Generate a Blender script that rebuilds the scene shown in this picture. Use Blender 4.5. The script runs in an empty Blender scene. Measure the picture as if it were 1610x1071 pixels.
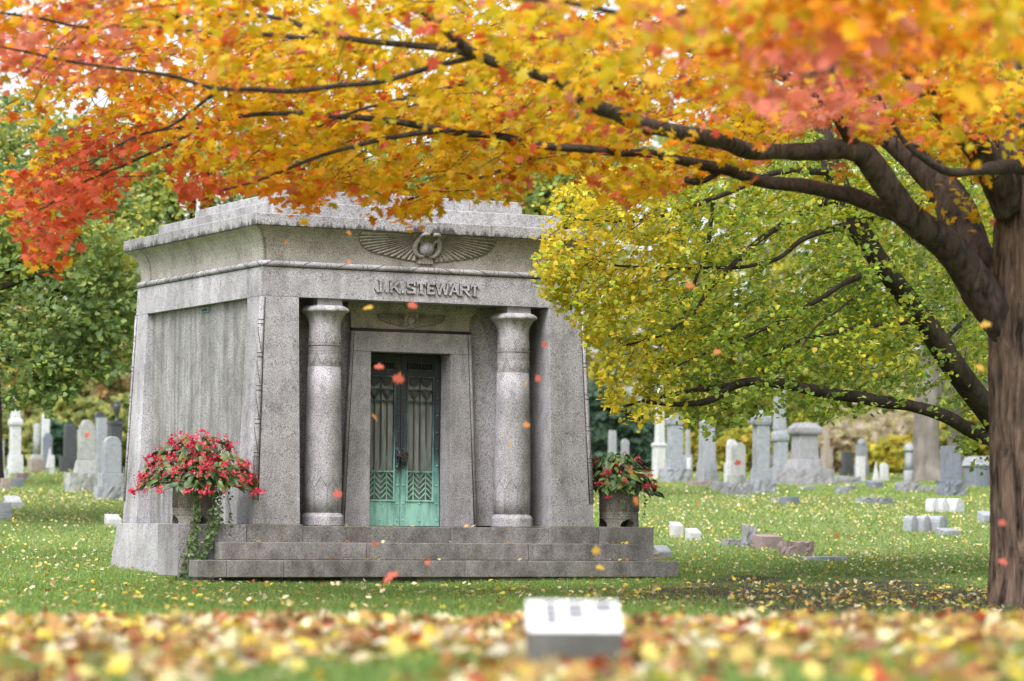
import bpy, math, random
import numpy as np
from mathutils import Vector, Matrix, noise as mnoise

random.seed(7)
rng = np.random.default_rng(11)
sc = bpy.context.scene
col = sc.collection

# ------------------------------------------------------------------ camera
F = 5000.0                        # focal length in photo pixels (1610 wide)
CX, CY = 805.0, 535.5
ROLL, PITCH = 0.0075, math.atan(290 / 5000.0)
EYE = 0.012                       # z = 0 is the floor of the tomb; the lens is level with it
cam = bpy.data.cameras.new('camera')
cam.sensor_fit = 'HORIZONTAL'; cam.sensor_width = 36.0
cam.lens = F / 1610.0 * 36.0
cam.clip_start = 0.5; cam.clip_end = 3000
cam.dof.use_dof = True
cam.dof.focus_distance = 40.6
cam.dof.aperture_fstop = 1.75
camo = bpy.data.objects.new('camera', cam); col.objects.link(camo)
fw = Vector((0, math.cos(PITCH), math.sin(PITCH)))
r0 = Vector((1, 0, 0)); u0 = Vector((0, -math.sin(PITCH), math.cos(PITCH)))
rt = r0 * math.cos(ROLL) + u0 * math.sin(ROLL)
up = -r0 * math.sin(ROLL) + u0 * math.cos(ROLL)
mm = Matrix((rt, up, -fw)).transposed().to_4x4()
mm.translation = (0, 0, EYE)
camo.matrix_world = mm
sc.camera = camo

# ------------------------------------------------------------------ sky, sun, exposure
SUN_EL, SUN_AZ = math.radians(52), math.radians(-156)   # azimuth from +Y, clockwise seen from above
w = bpy.data.worlds.new('World'); sc.world = w; w.use_nodes = True
nt = w.node_tree; nt.nodes.clear()
sky = nt.nodes.new('ShaderNodeTexSky'); sky.sky_type = 'NISHITA'; sky.sun_disc = False
sky.sun_elevation = SUN_EL; sky.sun_rotation = SUN_AZ
sky.air_density = 1.0; sky.dust_density = 4.0; sky.ozone_density = 1.0
hs = nt.nodes.new('ShaderNodeHueSaturation'); hs.inputs['Saturation'].default_value = 0.22
bg = nt.nodes.new('ShaderNodeBackground'); bg.inputs['Strength'].default_value = 0.15
wo = nt.nodes.new('ShaderNodeOutputWorld')
nt.links.new(sky.outputs[0], hs.inputs['Color']); nt.links.new(hs.outputs[0], bg.inputs[0]); nt.links.new(bg.outputs[0], wo.inputs[0])
sl = bpy.data.lights.new('sun', 'SUN'); sl.energy = 1.1; sl.angle = math.radians(28); sl.color = (1, .96, .92)
so = bpy.data.objects.new('sun', sl); col.objects.link(so)
sd = Vector((math.sin(SUN_AZ) * math.cos(SUN_EL), math.cos(SUN_AZ) * math.cos(SUN_EL), math.sin(SUN_EL)))
so.rotation_euler = sd.to_track_quat('Z', 'Y').to_euler(); so.location = (-20, -20, 40)
vs = sc.view_settings
vs.view_transform = 'Standard'; vs.look = 'None'; vs.gamma = 1.0; vs.use_curve_mapping = False
vs.exposure = 1.22
sc.render.engine = 'CYCLES'
sc.cycles.use_denoising = True
sc.cycles.max_bounces = 10; sc.cycles.diffuse_bounces = 5; sc.cycles.transmission_bounces = 6
sc.cycles.transparent_max_bounces = 8
sc.cycles.caustics_reflective = False; sc.cycles.caustics_refractive = False

# ------------------------------------------------------------------ geometry helpers
def ray(px, py):
    dx, dy = px - CX, py - CY
    x = dx * math.cos(ROLL) + dy * math.sin(ROLL); y = -dx * math.sin(ROLL) + dy * math.cos(ROLL)
    c, s = math.cos(PITCH), math.sin(PITCH)
    d = (x, F * c + y * s, F * s - y * c)
    return d[0] / d[1], d[2] / d[1]
def at(px, py, Y):
    a, b = ray(px, py)
    return Vector((a * Y, Y, EYE + b * Y))
def at_np(px, py, Y):
    dx, dy = px - CX, py - CY
    x = dx * math.cos(ROLL) + dy * math.sin(ROLL); y = -dx * math.sin(ROLL) + dy * math.cos(ROLL)
    c, s = math.cos(PITCH), math.sin(PITCH)
    fy = F * c + y * s
    return np.stack([x / fy * Y, Y, EYE + (F * s - y * c) / fy * Y], -1)
def to_px(P):
    P = np.asarray(P, float)
    c, s = math.cos(PITCH), math.sin(PITCH)
    z = P[..., 2] - EYE
    zc = P[..., 1] * c + z * s; yc = -(z * c - P[..., 1] * s)
    x = F * P[..., 0] / zc; y = F * yc / zc
    return CX + x * math.cos(ROLL) - y * math.sin(ROLL), CY + x * math.sin(ROLL) + y * math.cos(ROLL)

PROF = [(-80, -.62), (0, -.58), (8, -.60), (12, -.59), (16, -.58), (18, -.585), (21, -.635), (25, -.70), (28, -.735), (34, -.75), (40, -.74), (42, -.69), (44, -.6),
        (48, -.42), (54, -.1), (60, .22), (70, .73), (80, 1.1), (92, 1.5), (105, 1.78), (125, 1.95), (200, 2.3), (900, 6)]
_ty = np.arange(-80, 900, .5)
_tz = np.interp(_ty, [a for a, b in PROF], [b for a, b in PROF])
_k = np.exp(-.5 * (np.arange(-8, 9) / 2.2) ** 2); _k /= _k.sum()
_tz = np.convolve(np.pad(_tz, 8, mode='edge'), _k, 'valid')
def gz_np(X, Y):
    z = np.interp(Y, _ty, _tz)
    z = z + 0.017 * X * np.exp(-((Y - 14) / 7.0) ** 2)
    z = z + .018 * np.sin(X * .9 + Y * .31) * np.sin(Y * .53 - X * .2) * np.clip((Y - 8) / 30, .35, 1) * np.where(Y > 200, 0, 1)
    return z
def gz(X, Y):
    return float(gz_np(np.array(X, float), np.array(Y, float)))
def ground_at(px, py, lo=26.0, hi=110.0):
    a, b = ray(px, py)
    Y = np.arange(lo, hi, .05)
    d = gz_np(a * Y, Y) - (EYE + b * Y)
    i = np.argmax(d > 0) if (d > 0).any() else len(Y) - 1
    y = float(Y[i]); return Vector((a * y, y, gz(a * y, y)))

def link(o, parent=None):
    col.objects.link(o)
    if parent is not None: o.parent = parent
    return o
def mesh_np(name, V, T):
    """V (n,3) float, T (m,k) int"""
    me = bpy.data.meshes.new(name)
    V = np.ascontiguousarray(V, dtype=np.float32); T = np.ascontiguousarray(T, dtype=np.int32)
    me.vertices.add(len(V)); me.vertices.foreach_set('co', V.ravel())
    k = T.shape[1]
    me.loops.add(T.size); me.loops.foreach_set('vertex_index', T.ravel())
    me.polygons.add(len(T)); me.polygons.foreach_set('loop_start', np.arange(0, T.size, k, dtype=np.int32))
    me.update(calc_edges=True)
    return me
def set_col(me, C):
    a = me.attributes.new('leaf_colour', 'FLOAT_COLOR', 'POINT')
    a.data.foreach_set('color', np.ascontiguousarray(np.concatenate([C, np.ones((len(C), 1))], 1), dtype=np.float32).ravel())
def obj(name, me, mat, parent=None, loc=None, rot=None, scale=None):
    o = bpy.data.objects.new(name, me)
    if mat is not None and len(me.materials) == 0: me.materials.append(mat)
    link(o, parent)
    if loc is not None: o.location = loc
    if rot is not None: o.rotation_euler = rot
    if scale is not None: o.scale = scale if hasattr(scale, '__len__') else (scale,) * 3
    return o
def empty(name, loc=(0, 0, 0), rz=0):
    o = bpy.data.objects.new(name, None); o.empty_display_size = .2
    col.objects.link(o); o.location = loc; o.rotation_euler = (0, 0, rz); return o
def tag(o, label=None, cat=None, group=None, kind=None):
    if label: o['label'] = label
    if cat: o['category'] = cat
    if group: o['group'] = group
    if kind: o['kind'] = kind
    return o

class MB:
    def __init__(s): s.v = []; s.f = []; s.sm = []
    def add(s, vs, fs, smooth=False):
        n = len(s.v); s.v += [tuple(x) for x in vs]
        s.f += [tuple(i + n for i in f) for f in fs]; s.sm += [smooth] * len(fs)
        return s
    def hexa(s, b, t):
        """b, t: four corners bottom and top, counter-clockwise"""
        return s.add(list(b) + list(t), [(3, 2, 1, 0), (4, 5, 6, 7), (0, 1, 5, 4), (1, 2, 6, 5), (2, 3, 7, 6), (3, 0, 4, 7)])
    def box(s, x0, x1, y0, y1, z0, z1):
        return s.hexa([(x0, y0, z0), (x1, y0, z0), (x1, y1, z0), (x0, y1, z0)], [(x0, y0, z1), (x1, y0, z1), (x1, y1, z1), (x0, y1, z1)])
    def taper(s, cx, cy, w0, d0, w1, d1, z0, z1):
        return s.hexa([(cx - w0, cy - d0, z0), (cx + w0, cy - d0, z0), (cx + w0, cy + d0, z0), (cx - w0, cy + d0, z0)],
                      [(cx - w1, cy - d1, z1), (cx + w1, cy - d1, z1), (cx + w1, cy + d1, z1), (cx - w1, cy + d1, z1)])
    def lathe(s, prof, c=(0, 0, 0), n=32, smooth=True, mod=None):
        vs = []
        for (r, z) in prof:
            for k in range(n):
                a = 2 * math.pi * k / n
                rr = r * (mod(a, z) if mod else 1)
                vs.append((c[0] + rr * math.cos(a), c[1] + rr * math.sin(a), c[2] + z))
        fs = []
        for i in range(len(prof) - 1):
            for k in range(n):
                k2 = (k + 1) % n
                fs.append((i * n + k, i * n + k2, (i + 1) * n + k2, (i + 1) * n + k))
        s.add(vs, fs, smooth)
        m = len(s.v) - len(vs)
        s.f.append(tuple(m + k for k in range(n))[::-1]); s.sm.append(False)
        s.f.append(tuple(m + (len(prof) - 1) * n + k for k in range(n))); s.sm.append(False)
        return s
    def tube(s, pts, rad, n=6, smooth=True, closed=False):
        pts = [Vector(p) for p in pts]; m = len(pts)
        if not hasattr(rad, '__len__'): rad = [rad] * m
        vs = []; nrm = None
        for i, p in enumerate(pts):
            a = pts[(i - 1) % m] if (closed or i > 0) else p
            b = pts[(i + 1) % m] if (closed or i < m - 1) else p
            t = (b - a)
            t = t.normalized() if t.length > 1e-9 else Vector((0, 0, 1))
            if nrm is None:
                h = Vector((0, 0, 1)) if abs(t.z) < .9 else Vector((1, 0, 0))
                nrm = t.cross(h).normalized()
            nrm = (nrm - t * nrm.dot(t)).normalized(); bn = t.cross(nrm)
            for k in range(n):
                q = 2 * math.pi * k / n
                vs.append(p + (nrm * math.cos(q) + bn * math.sin(q)) * rad[i])
        fs = []
        for i in range(m if closed else m - 1):
            j = (i + 1) % m
            for k in range(n):
                k2 = (k + 1) % n
                fs.append((i * n + k, i * n + k2, j * n + k2, j * n + k))
        s.add(vs, fs, smooth)
        if not closed:
            o = len(s.v) - len(vs)
            s.f.append(tuple(o + k for k in range(n))[::-1]); s.sm.append(False)
            s.f.append(tuple(o + (m - 1) * n + k for k in range(n))); s.sm.append(False)
        return s
    def prism(s, poly, y0, y1, fy=None):
        """poly in (x,z), extruded along y from y0 (front) to y1; fy maps z to an added y offset"""
        n = len(poly); g = fy or (lambda z: 0)
        vs = [(x, y0 + g(z), z) for x, z in poly] + [(x, y1 + g(z), z) for x, z in poly]
        fs = [tuple(range(n)), tuple(range(2 * n - 1, n - 1, -1))]
        for i in range(n):
            j = (i + 1) % n; fs.append((i, i + n, j + n, j))
        return s.add(vs, fs)
    def build(s, name, mat, parent=None, bevel=0, loc=None, rot=None, seg=2):
        me = bpy.data.meshes.new(name); me.from_pydata(s.v, [], s.f)
        me.polygons.foreach_set('use_smooth', s.sm)
        me.update()
        o = obj(name, me, mat, parent, loc, rot)
        if bevel:
            b = o.modifiers.new('edge', 'BEVEL'); b.width = bevel; b.segments = seg; b.limit_method = 'ANGLE'; b.angle_limit = math.radians(35)
        return o
def spline(pts, n=6):
    """Catmull-Rom through tuples of any dimension"""
    P = np.array(pts, float); out = []
    for i in range(len(P) - 1):
        p0 = P[max(i - 1, 0)]; p1 = P[i]; p2 = P[i + 1]; p3 = P[min(i + 2, len(P) - 1)]
        for k in range(n):
            t = k / n
            out.append(.5 * (2 * p1 + (p2 - p0) * t + (2 * p0 - 5 * p1 + 4 * p2 - p3) * t * t + (3 * p1 - p0 - 3 * p2 + p3) * t ** 3))
    out.append(P[-1]); return np.array(out)
def rough_block(w, d, h, amp, seed, n=(9, 7, 5), top=1.0):
    """a rock-faced block on z=0, half sizes w, d"""
    mb = MB(); vid = {}
    def vert(i, j, k):
        if (i, j, k) in vid: return vid[(i, j, k)]
        x = -1 + 2 * i / n[0]; y = -1 + 2 * j / n[1]; z = k / n[2]
        s = 1 + (top - 1) * z
        p = Vector((x * w * s, y * d * s, z * h))
        q = mnoise.noise_vector(p * (1.6 / max(w, .2)) * 2 + Vector((seed * 7.3, seed, 0)))
        q2 = mnoise.noise_vector(p * (1.6 / max(w, .2)) * 6 + Vector((seed * 3.3, seed, 5)))
        p += q * amp + q2 * amp * .5
        vid[(i, j, k)] = len(mb.v); mb.v.append(tuple(p)); return vid[(i, j, k)]
    def quad(a, b, c, e): mb.f.append((a, b, c, e)); mb.sm.append(False)
    for i in range(n[0]):
        for j in range(n[1]):
            quad(vert(i, j, n[2]), vert(i + 1, j, n[2]), vert(i + 1, j + 1, n[2]), vert(i, j + 1, n[2]))
    for i in range(n[0]):
        for k in range(n[2]):
            quad(vert(i, 0, k), vert(i + 1, 0, k), vert(i + 1, 0, k + 1), vert(i, 0, k + 1))
            quad(vert(i + 1, n[1], k), vert(i, n[1], k), vert(i, n[1], k + 1), vert(i + 1, n[1], k + 1))
    for j in range(n[1]):
        for k in range(n[2]):
            quad(vert(0, j + 1, k), vert(0, j, k), vert(0, j, k + 1), vert(0, j + 1, k + 1))
            quad(vert(n[0], j, k), vert(n[0], j + 1, k), vert(n[0], j + 1, k + 1), vert(n[0], j, k + 1))
    return mb

# ------------------------------------------------------------------ materials
def newmat(name):
    m = bpy.data.materials.new(name); m.use_nodes = True
    t = m.node_tree; b = t.nodes['Principled BSDF']
    return m, t, b
def N(t, typ, **kw):
    n = t.nodes.new(typ)
    for k, v in kw.items():
        if k in n.inputs: n.inputs[k].default_value = v
        else: setattr(n, k, v)
    return n
def ramp(t, stops, interp='LINEAR'):
    r = t.nodes.new('ShaderNodeValToRGB'); r.color_ramp.interpolation = interp
    e = r.color_ramp.elements
    while len(e) < len(stops): e.new(.5)
    for x, (p, c) in zip(e, stops):
        x.position = p; x.color = (c, c, c, 1) if not hasattr(c, '__len__') else (*c, 1)
    return r
def mapped(t, scale=(1, 1, 1), coord='Object', loc=(0, 0, 0)):
    tc = t.nodes.new('ShaderNodeTexCoord'); mp = t.nodes.new('ShaderNodeMapping')
    mp.inputs['Scale'].default_value = scale; mp.inputs['Location'].default_value = loc
    t.links.new(tc.outputs[coord], mp.inputs['Vector']); return mp.outputs[0]
def mult(t, a, b, fac=1.0, mode='MULTIPLY'):
    m = t.nodes.new('ShaderNodeMix'); m.data_type = 'RGBA'; m.blend_type = mode; m.inputs['Factor'].default_value = fac
    t.links.new(a, m.inputs['A'])
    if hasattr(b, 'links'): t.links.new(b, m.inputs['B'])
    else: m.inputs['B'].default_value = (*b, 1)
    return m.outputs['Result']
def mixf(t, fac, a, b):
    m = t.nodes.new('ShaderNodeMix'); m.data_type = 'RGBA'
    t.links.new(fac, m.inputs['Factor'])
    for s, x in (('A', a), ('B', b)):
        if hasattr(x, 'links'): t.links.new(x, m.inputs[s])
        else: m.inputs[s].default_value = (*x, 1)
    return m.outputs['Result']
def bump(t, b, h, dist=.01, strength=.6):
    n = N(t, 'ShaderNodeBump'); n.inputs['Distance'].default_value = dist; n.inputs['Strength'].default_value = strength
    t.links.new(h, n.inputs['Height']); t.links.new(n.outputs[0], b.inputs['Normal'])

def granite(name, base=(.50, .488, .53), speck=88, contrast=.92, streak=.5, streak_scale=(2.2, 2.2, .22), drip=0, dirt=(.30, .285, .26), tool=0):
    m, t, b = newmat(name)
    v = mapped(t)
    n1 = N(t, 'ShaderNodeTexNoise', Scale=speck, Detail=2.5, Roughness=.65); t.links.new(v, n1.inputs['Vector'])
    lo = 1 - .84 * contrast
    r1 = ramp(t, [(.36, lo), (.44, .62 + .2 * (1 - contrast)), (.55, 1.0), (.72, 1.16)]); t.links.new(n1.outputs[0], r1.inputs[0])
    c = mult(t, r1.outputs[0], base)
    # weather stains running down
    v2 = mapped(t, streak_scale)
    n2 = N(t, 'ShaderNodeTexNoise', Scale=1.6, Detail=6, Roughness=.62); t.links.new(v2, n2.inputs['Vector'])
    r2 = ramp(t, [(.40, 0.0), (.66, 1.0)]); t.links.new(n2.outputs[0], r2.inputs[0])
    mm_ = N(t, 'ShaderNodeMath', operation='MULTIPLY'); t.links.new(r2.outputs[0], mm_.inputs[0]); mm_.inputs[1].default_value = streak
    c2 = mult(t, c, dirt); g = mult(t, c2, (1.5, 1.5, 1.5))
    c = mixf(t, mm_.outputs[0], c, g)
    # broad tone
    n3 = N(t, 'ShaderNodeTexNoise', Scale=.9, Detail=3); t.links.new(mapped(t), n3.inputs['Vector'])
    r3 = ramp(t, [(.3, .74), (.7, 1.1)]); t.links.new(n3.outputs[0], r3.inputs[0]); c = mult(t, c, r3.outputs[0])
    oi = N(t, 'ShaderNodeObjectInfo'); r6 = ramp(t, [(0, .90), (1, 1.05)]); t.links.new(oi.outputs['Random'], r6.inputs[0]); c = mult(t, c, r6.outputs[0])
    n7 = N(t, 'ShaderNodeTexNoise', Scale=5.5, Detail=6, Roughness=.75); t.links.new(mapped(t, (1, 1, .7)), n7.inputs['Vector'])
    r7 = ramp(t, [(.47, 1.0), (.70, .60)]); t.links.new(n7.outputs[0], r7.inputs[0]); c = mult(t, c, r7.outputs[0])
    if tool:
        n4 = N(t, 'ShaderNodeTexNoise', Scale=1.0, Detail=4, Roughness=.7); t.links.new(mapped(t, (10, 10, 3.0)), n4.inputs['Vector'])
        r4 = ramp(t, [(.35, .72), (.6, 1.15)]); t.links.new(n4.outputs[0], r4.inputs[0]); c = mult(t, c, r4.outputs[0], tool)
    if drip:
        n5 = N(t, 'ShaderNodeTexNoise', Scale=1.0, Detail=5, Roughness=.75); t.links.new(mapped(t, (7.3, 7.3, .7)), n5.inputs['Vector'])
        sx = N(t, 'ShaderNodeSeparateXYZ'); tc = t.nodes.new('ShaderNodeTexCoord'); t.links.new(tc.outputs['Object'], sx.inputs[0])
        mr = N(t, 'ShaderNodeMapRange'); t.links.new(sx.outputs[2], mr.inputs['Value'])
        mr.inputs['From Min'].default_value = drip; mr.inputs['From Max'].default_value = drip + .13
        mr.inputs['To Min'].default_value = .13; mr.inputs['To Max'].default_value = -.16
        ad = N(t, 'ShaderNodeMath', operation='ADD'); t.links.new(n5.outputs[0], ad.inputs[0]); t.links.new(mr.outputs[0], ad.inputs[1])
        r5 = ramp(t, [(.50, 1.0), (.60, .28)]); t.links.new(ad.outputs[0], r5.inputs[0]); c = mult(t, c, r5.outputs[0])
    t.links.new(c, b.inputs['Base Color']); b.inputs['Roughness'].default_value = .82
    b.inputs['Specular IOR Level'].default_value = .3
    bump(t, b, n1.outputs[0], .004, .5)
    return m

GR = granite('granite_ashlar')
GR_PANEL = granite('granite_tooled_panel', base=(.37, .365, .38), speck=55, contrast=.85, streak=.85, streak_scale=(4, 4, .3), tool=.4)
GR_SLAB = granite('granite_cornice_slab', base=(.45, .435, .46), streak=.35, drip=3.757)
GR_CAV = granite('granite_cavetto', base=(.48, .45, .41), streak=.25, contrast=.9)
GR_STEP = granite('granite_step', base=(.30, .288, .285), streak=.75, streak_scale=(3, 3, 1.6), contrast=.7)
GR_PLINTH = granite('granite_plinth', base=(.46, .455, .48), contrast=.55, streak=.4, speck=60)
GR_ROUGH = granite('rubble_foundation', base=(.24, .22, .19), speck=30, streak=.6, contrast=.6)
GR_URN = granite('granite_urn', base=(.30, .275, .25), speck=60, streak=.7, contrast=.75)
GR_LINE = granite('granite_carving', base=(.33, .32, .33), contrast=.6, streak=.6)
GR_SHADE = granite('shaded_grimed_relief', base=(.235, .22, .20), contrast=.5, streak=.3)  # darkened stone: painted shade behind the feathers, grime in the column carving
GROOVE = granite('grimed_shaded_groove', base=(.075, .07, .075), contrast=.4, streak=.3)  # grime in the carved lines; also the painted shadow on letter sides

def plain(name, colr, rough=.7, nscale=20, var=.25, spec=.4, metallic=0, bumpd=0, stretch=(1, 1, 1)):
    m, t, b = newmat(name)
    n = N(t, 'ShaderNodeTexNoise', Scale=nscale, Detail=4, Roughness=.6); t.links.new(mapped(t, stretch), n.inputs['Vector'])
    r = ramp(t, [(.3, 1 - var), (.7, 1 + var)]); t.links.new(n.outputs[0], r.inputs[0])
    c = mult(t, r.outputs[0], colr)
    t.links.new(c, b.inputs['Base Color']); b.inputs['Roughness'].default_value = rough; b.inputs['Metallic'].default_value = metallic
    b.inputs['Specular IOR Level'].default_value = spec
    if bumpd: bump(t, b, n.outputs[0], bumpd, .8)
    return m
def bronze(name, add=0.0):
    """dark bronze that has gone to verdigris from the foot up"""
    m, t, b = newmat(name)
    sx = N(t, 'ShaderNodeSeparateXYZ'); tc = t.nodes.new('ShaderNodeTexCoord'); t.links.new(tc.outputs['Object'], sx.inputs[0])
    n = N(t, 'ShaderNodeTexNoise', Scale=1.0, Detail=6, Roughness=.65); t.links.new(mapped(t, (9, 9, 1.8)), n.inputs['Vector'])
    mr = N(t, 'ShaderNodeMapRange'); t.links.new(sx.outputs[2], mr.inputs['Value'])
    mr.inputs['From Min'].default_value = .15; mr.inputs['From Max'].default_value = 1.2
    mr.inputs['To Min'].default_value = .33 + add; mr.inputs['To Max'].default_value = -.13 + add
    ad = N(t, 'ShaderNodeMath', operation='ADD'); t.links.new(n.outputs[0], ad.inputs[0]); t.links.new(mr.outputs[0], ad.inputs[1])
    r = ramp(t, [(.42, (.028, .032, .036)), (.54, (.055, .09, .10)), (.66, (.12, .27, .24)), (.88, (.30, .58, .49))]); t.links.new(ad.outputs[0], r.inputs[0])
    t.links.new(r.outputs[0], b.inputs['Base Color']); b.inputs['Roughness'].default_value = .55; b.inputs['Metallic'].default_value = .15
    return m
BRONZE = bronze('bronze_verdigris'); BRONZE_R = bronze('bronze_rim_verdigris', .10)
GLASS, _t, _b = newmat('old_door_glass')
_n = N(_t, 'ShaderNodeTexNoise', Scale=3, Detail=4); _t.links.new(mapped(_t, (6, 1, 1)), _n.inputs['Vector'])
_r = ramp(_t, [(.3, (.11, .12, .115)), (.7, (.23, .24, .22))]); _t.links.new(_n.outputs[0], _r.inputs[0])
_t.links.new(_r.outputs[0], _b.inputs['Base Color']); _b.inputs['Roughness'].default_value = .16
IRON = plain('dark_iron', (.03, .03, .03), .6, metallic=.6)
CHAIN = plain('rusty_chain', (.05, .042, .036), .7, 60, .5)

def leafmat(name, trans=.45, attr=True, colr=(.1, .2, .05), gloss=.35, rough=.5):
    m, t, b = newmat(name)
    if attr:
        a = N(t, 'ShaderNodeAttribute'); a.attribute_name = 'leaf_colour'; c = a.outputs['Color']
    else:
        oi = N(t, 'ShaderNodeObjectInfo')
        r = ramp(t, colr); t.links.new(oi.outputs['Random'], r.inputs[0]); c = r.outputs[0]
    t.links.new(c, b.inputs['Base Color']); b.inputs['Roughness'].default_value = rough; b.inputs['Specular IOR Level'].default_value = gloss
    tr = N(t, 'ShaderNodeBsdfTranslucent'); t.links.new(mult(t, c, (1.25, 1.2, 1.0)), tr.inputs['Color'])
    ms = N(t, 'ShaderNodeMixShader'); ms.inputs[0].default_value = trans
    t.links.new(b.outputs[0], ms.inputs[1]); t.links.new(tr.outputs[0], ms.inputs[2])
    t.links.new(ms.outputs[0], t.nodes['Material Output'].inputs['Surface'])
    return m
LEAF = leafmat('tree_leaf', .5)
LEAF_FAR = leafmat('far_leaf', .5, gloss=.1)
LITTER = leafmat('fallen_leaf', .15, gloss=.25)
GRASS = leafmat('grass_blade', .3, gloss=.2)

def bark(name, colr=(.075, .055, .045), scale=(14, 14, 1.6), var=.55, dist=.03):
    m, t, b = newmat(name)
    n = N(t, 'ShaderNodeTexNoise', Scale=1.0, Detail=7, Roughness=.65, Distortion=.6); t.links.new(mapped(t, scale), n.inputs['Vector'])
    r = ramp(t, [(.32, 1 - var), (.5, 1.0), (.68, 1 + var)]); t.links.new(n.outputs[0], r.inputs[0])
    c = mult(t, r.outputs[0], colr)
    n2 = N(t, 'ShaderNodeTexNoise', Scale=2.2, Detail=4); t.links.new(mapped(t), n2.inputs['Vector'])
    r2 = ramp(t, [(.35, (.75, .72, .7)), (.65, (1.25, 1.2, 1.15))]); t.links.new(n2.outputs[0], r2.inputs[0]); c = mult(t, c, r2.outputs[0])
    t.links.new(c, b.inputs['Base Color']); b.inputs['Roughness'].default_value = .9; b.inputs['Specular IOR Level'].default_value = .2
    bump(t, b, n.outputs[0], dist, .9)
    return m
BARK = bark('maple_bark', (.118, .088, .072), (11, 11, 2.3), .95, .08)
BARK_M = bark('fork_bark', (.066, .052, .046), (11, 11, 4), .8, .04)
BARK_L = bark('limb_bark', (.048, .038, .034), (16, 16, 16), .65, .02)
BARK_D = bark('linden_bark', (.045, .037, .03), (16, 16, 3), .5, .02)
BARK_G = bark('grey_bark', (.19, .175, .165), (3, 3, .6), .35, .03)

# ------------------------------------------------------------------ the ground
gm, t, b = newmat('lawn_soil')
tc = t.nodes.new('ShaderNodeTexCoord')
n1 = N(t, 'ShaderNodeTexNoise', Scale=.35, Detail=4); t.links.new(tc.outputs['Object'], n1.inputs['Vector'])
n2 = N(t, 'ShaderNodeTexNoise', Scale=14, Detail=5, Roughness=.7); t.links.new(tc.outputs['Object'], n2.inputs['Vector'])
r1 = ramp(t, [(.3, (.11, .165, .05)), (.7, (.18, .23, .07))]); t.links.new(n1.outputs[0], r1.inputs[0])
r2 = ramp(t, [(.3, .6), (.7, 1.3)]); t.links.new(n2.outputs[0], r2.inputs[0])
lawnc = mult(t, r1.outputs[0], r2.outputs[0])
# bare soil under the maple
sx = N(t, 'ShaderNodeVectorMath', operation='SUBTRACT'); t.links.new(tc.outputs['Object'], sx.inputs[0]); sx.inputs[1].default_value = (4.2, 34.5, 0)
sm = N(t, 'ShaderNodeVectorMath', operation='MULTIPLY'); t.links.new(sx.outputs[0], sm.inputs[0]); sm.inputs[1].default_value = (.28, .105, 0)
ln = N(t, 'ShaderNodeVectorMath', operation='LENGTH'); t.links.new(sm.outputs[0], ln.inputs[0])
n3 = N(t, 'ShaderNodeTexNoise', Scale=1.1, Detail=5); t.links.new(tc.outputs['Object'], n3.inputs['Vector'])
ad = N(t, 'ShaderNodeMath', operation='ADD'); t.links.new(ln.outputs['Value'], ad.inputs[0]); t.links.new(n3.outputs[0], ad.inputs[1])
r3 = ramp(t, [(.62, 1.0), (.78, 0.0)])
hf = N(t, 'ShaderNodeMath', operation='MULTIPLY'); hf.inputs[1].default_value = .5; t.links.new(ad.outputs[0], hf.inputs[0]); t.links.new(hf.outputs[0], r3.inputs[0])
soil = mult(t, r2.outputs[0], (.045, .034, .029))
t.links.new(mixf(t, r3.outputs[0], lawnc, soil), b.inputs['Base Color']); b.inputs['Roughness'].default_value = .95; b.inputs['Specular IOR Level'].default_value = .1
ys = np.concatenate([np.arange(-60, 8, 4), np.arange(8, 52, .5), np.arange(52, 125, 1.5), np.arange(125, 900, 45)])
xs = np.concatenate([np.arange(-420, -30, 30), np.arange(-30, 30.1, .75), np.arange(60, 421, 30)])
XX, YY = np.meshgrid(xs, ys)
Vg = np.stack([XX, YY, gz_np(XX, YY)], -1).reshape(-1, 3)
nx = len(xs); I, J = np.meshgrid(np.arange(len(ys) - 1), np.arange(nx - 1), indexing='ij')
Tg = np.stack([I * nx + J, I * nx + J + 1, (I + 1) * nx + J + 1, (I + 1) * nx + J], -1).reshape(-1, 4)
me = mesh_np('lawn', Vg, Tg); me.polygons.foreach_set('use_smooth', np.ones(len(Tg), bool))
tag(obj('lawn', me, gm), 'green lawn rising behind the tomb with a low leafy bank in front', 'lawn', kind='structure')

# the tomb's own frame: u along the front, v to the back
ANG = math.radians(26.8)
O = Vector((-3.157, 40.0, 0))
UD = np.array([math.cos(ANG), math.sin(ANG)]); VD = np.array([-math.sin(ANG), math.cos(ANG)])
def uv_of(X, Y):
    dx, dy = X - O.x, Y - O.y
    return dx * UD[0] + dy * UD[1], dx * VD[0] + dy * VD[1]
def on_tomb(X, Y, pad=.0):
    u, v = uv_of(X, Y)
    return ((u > -.3 - pad) & (u < 4.87 + pad) & (v > -.2 - pad) & (v < 4.9 + pad)) | ((u > -1.17 - pad) & (u < 5.7 + pad) & (v > -.69 - pad) & (v < .56 + pad))
def soil_mask(X, Y):
    return np.hypot((X - 4.2) * .31, (Y - 34.5) * .12)

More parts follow.
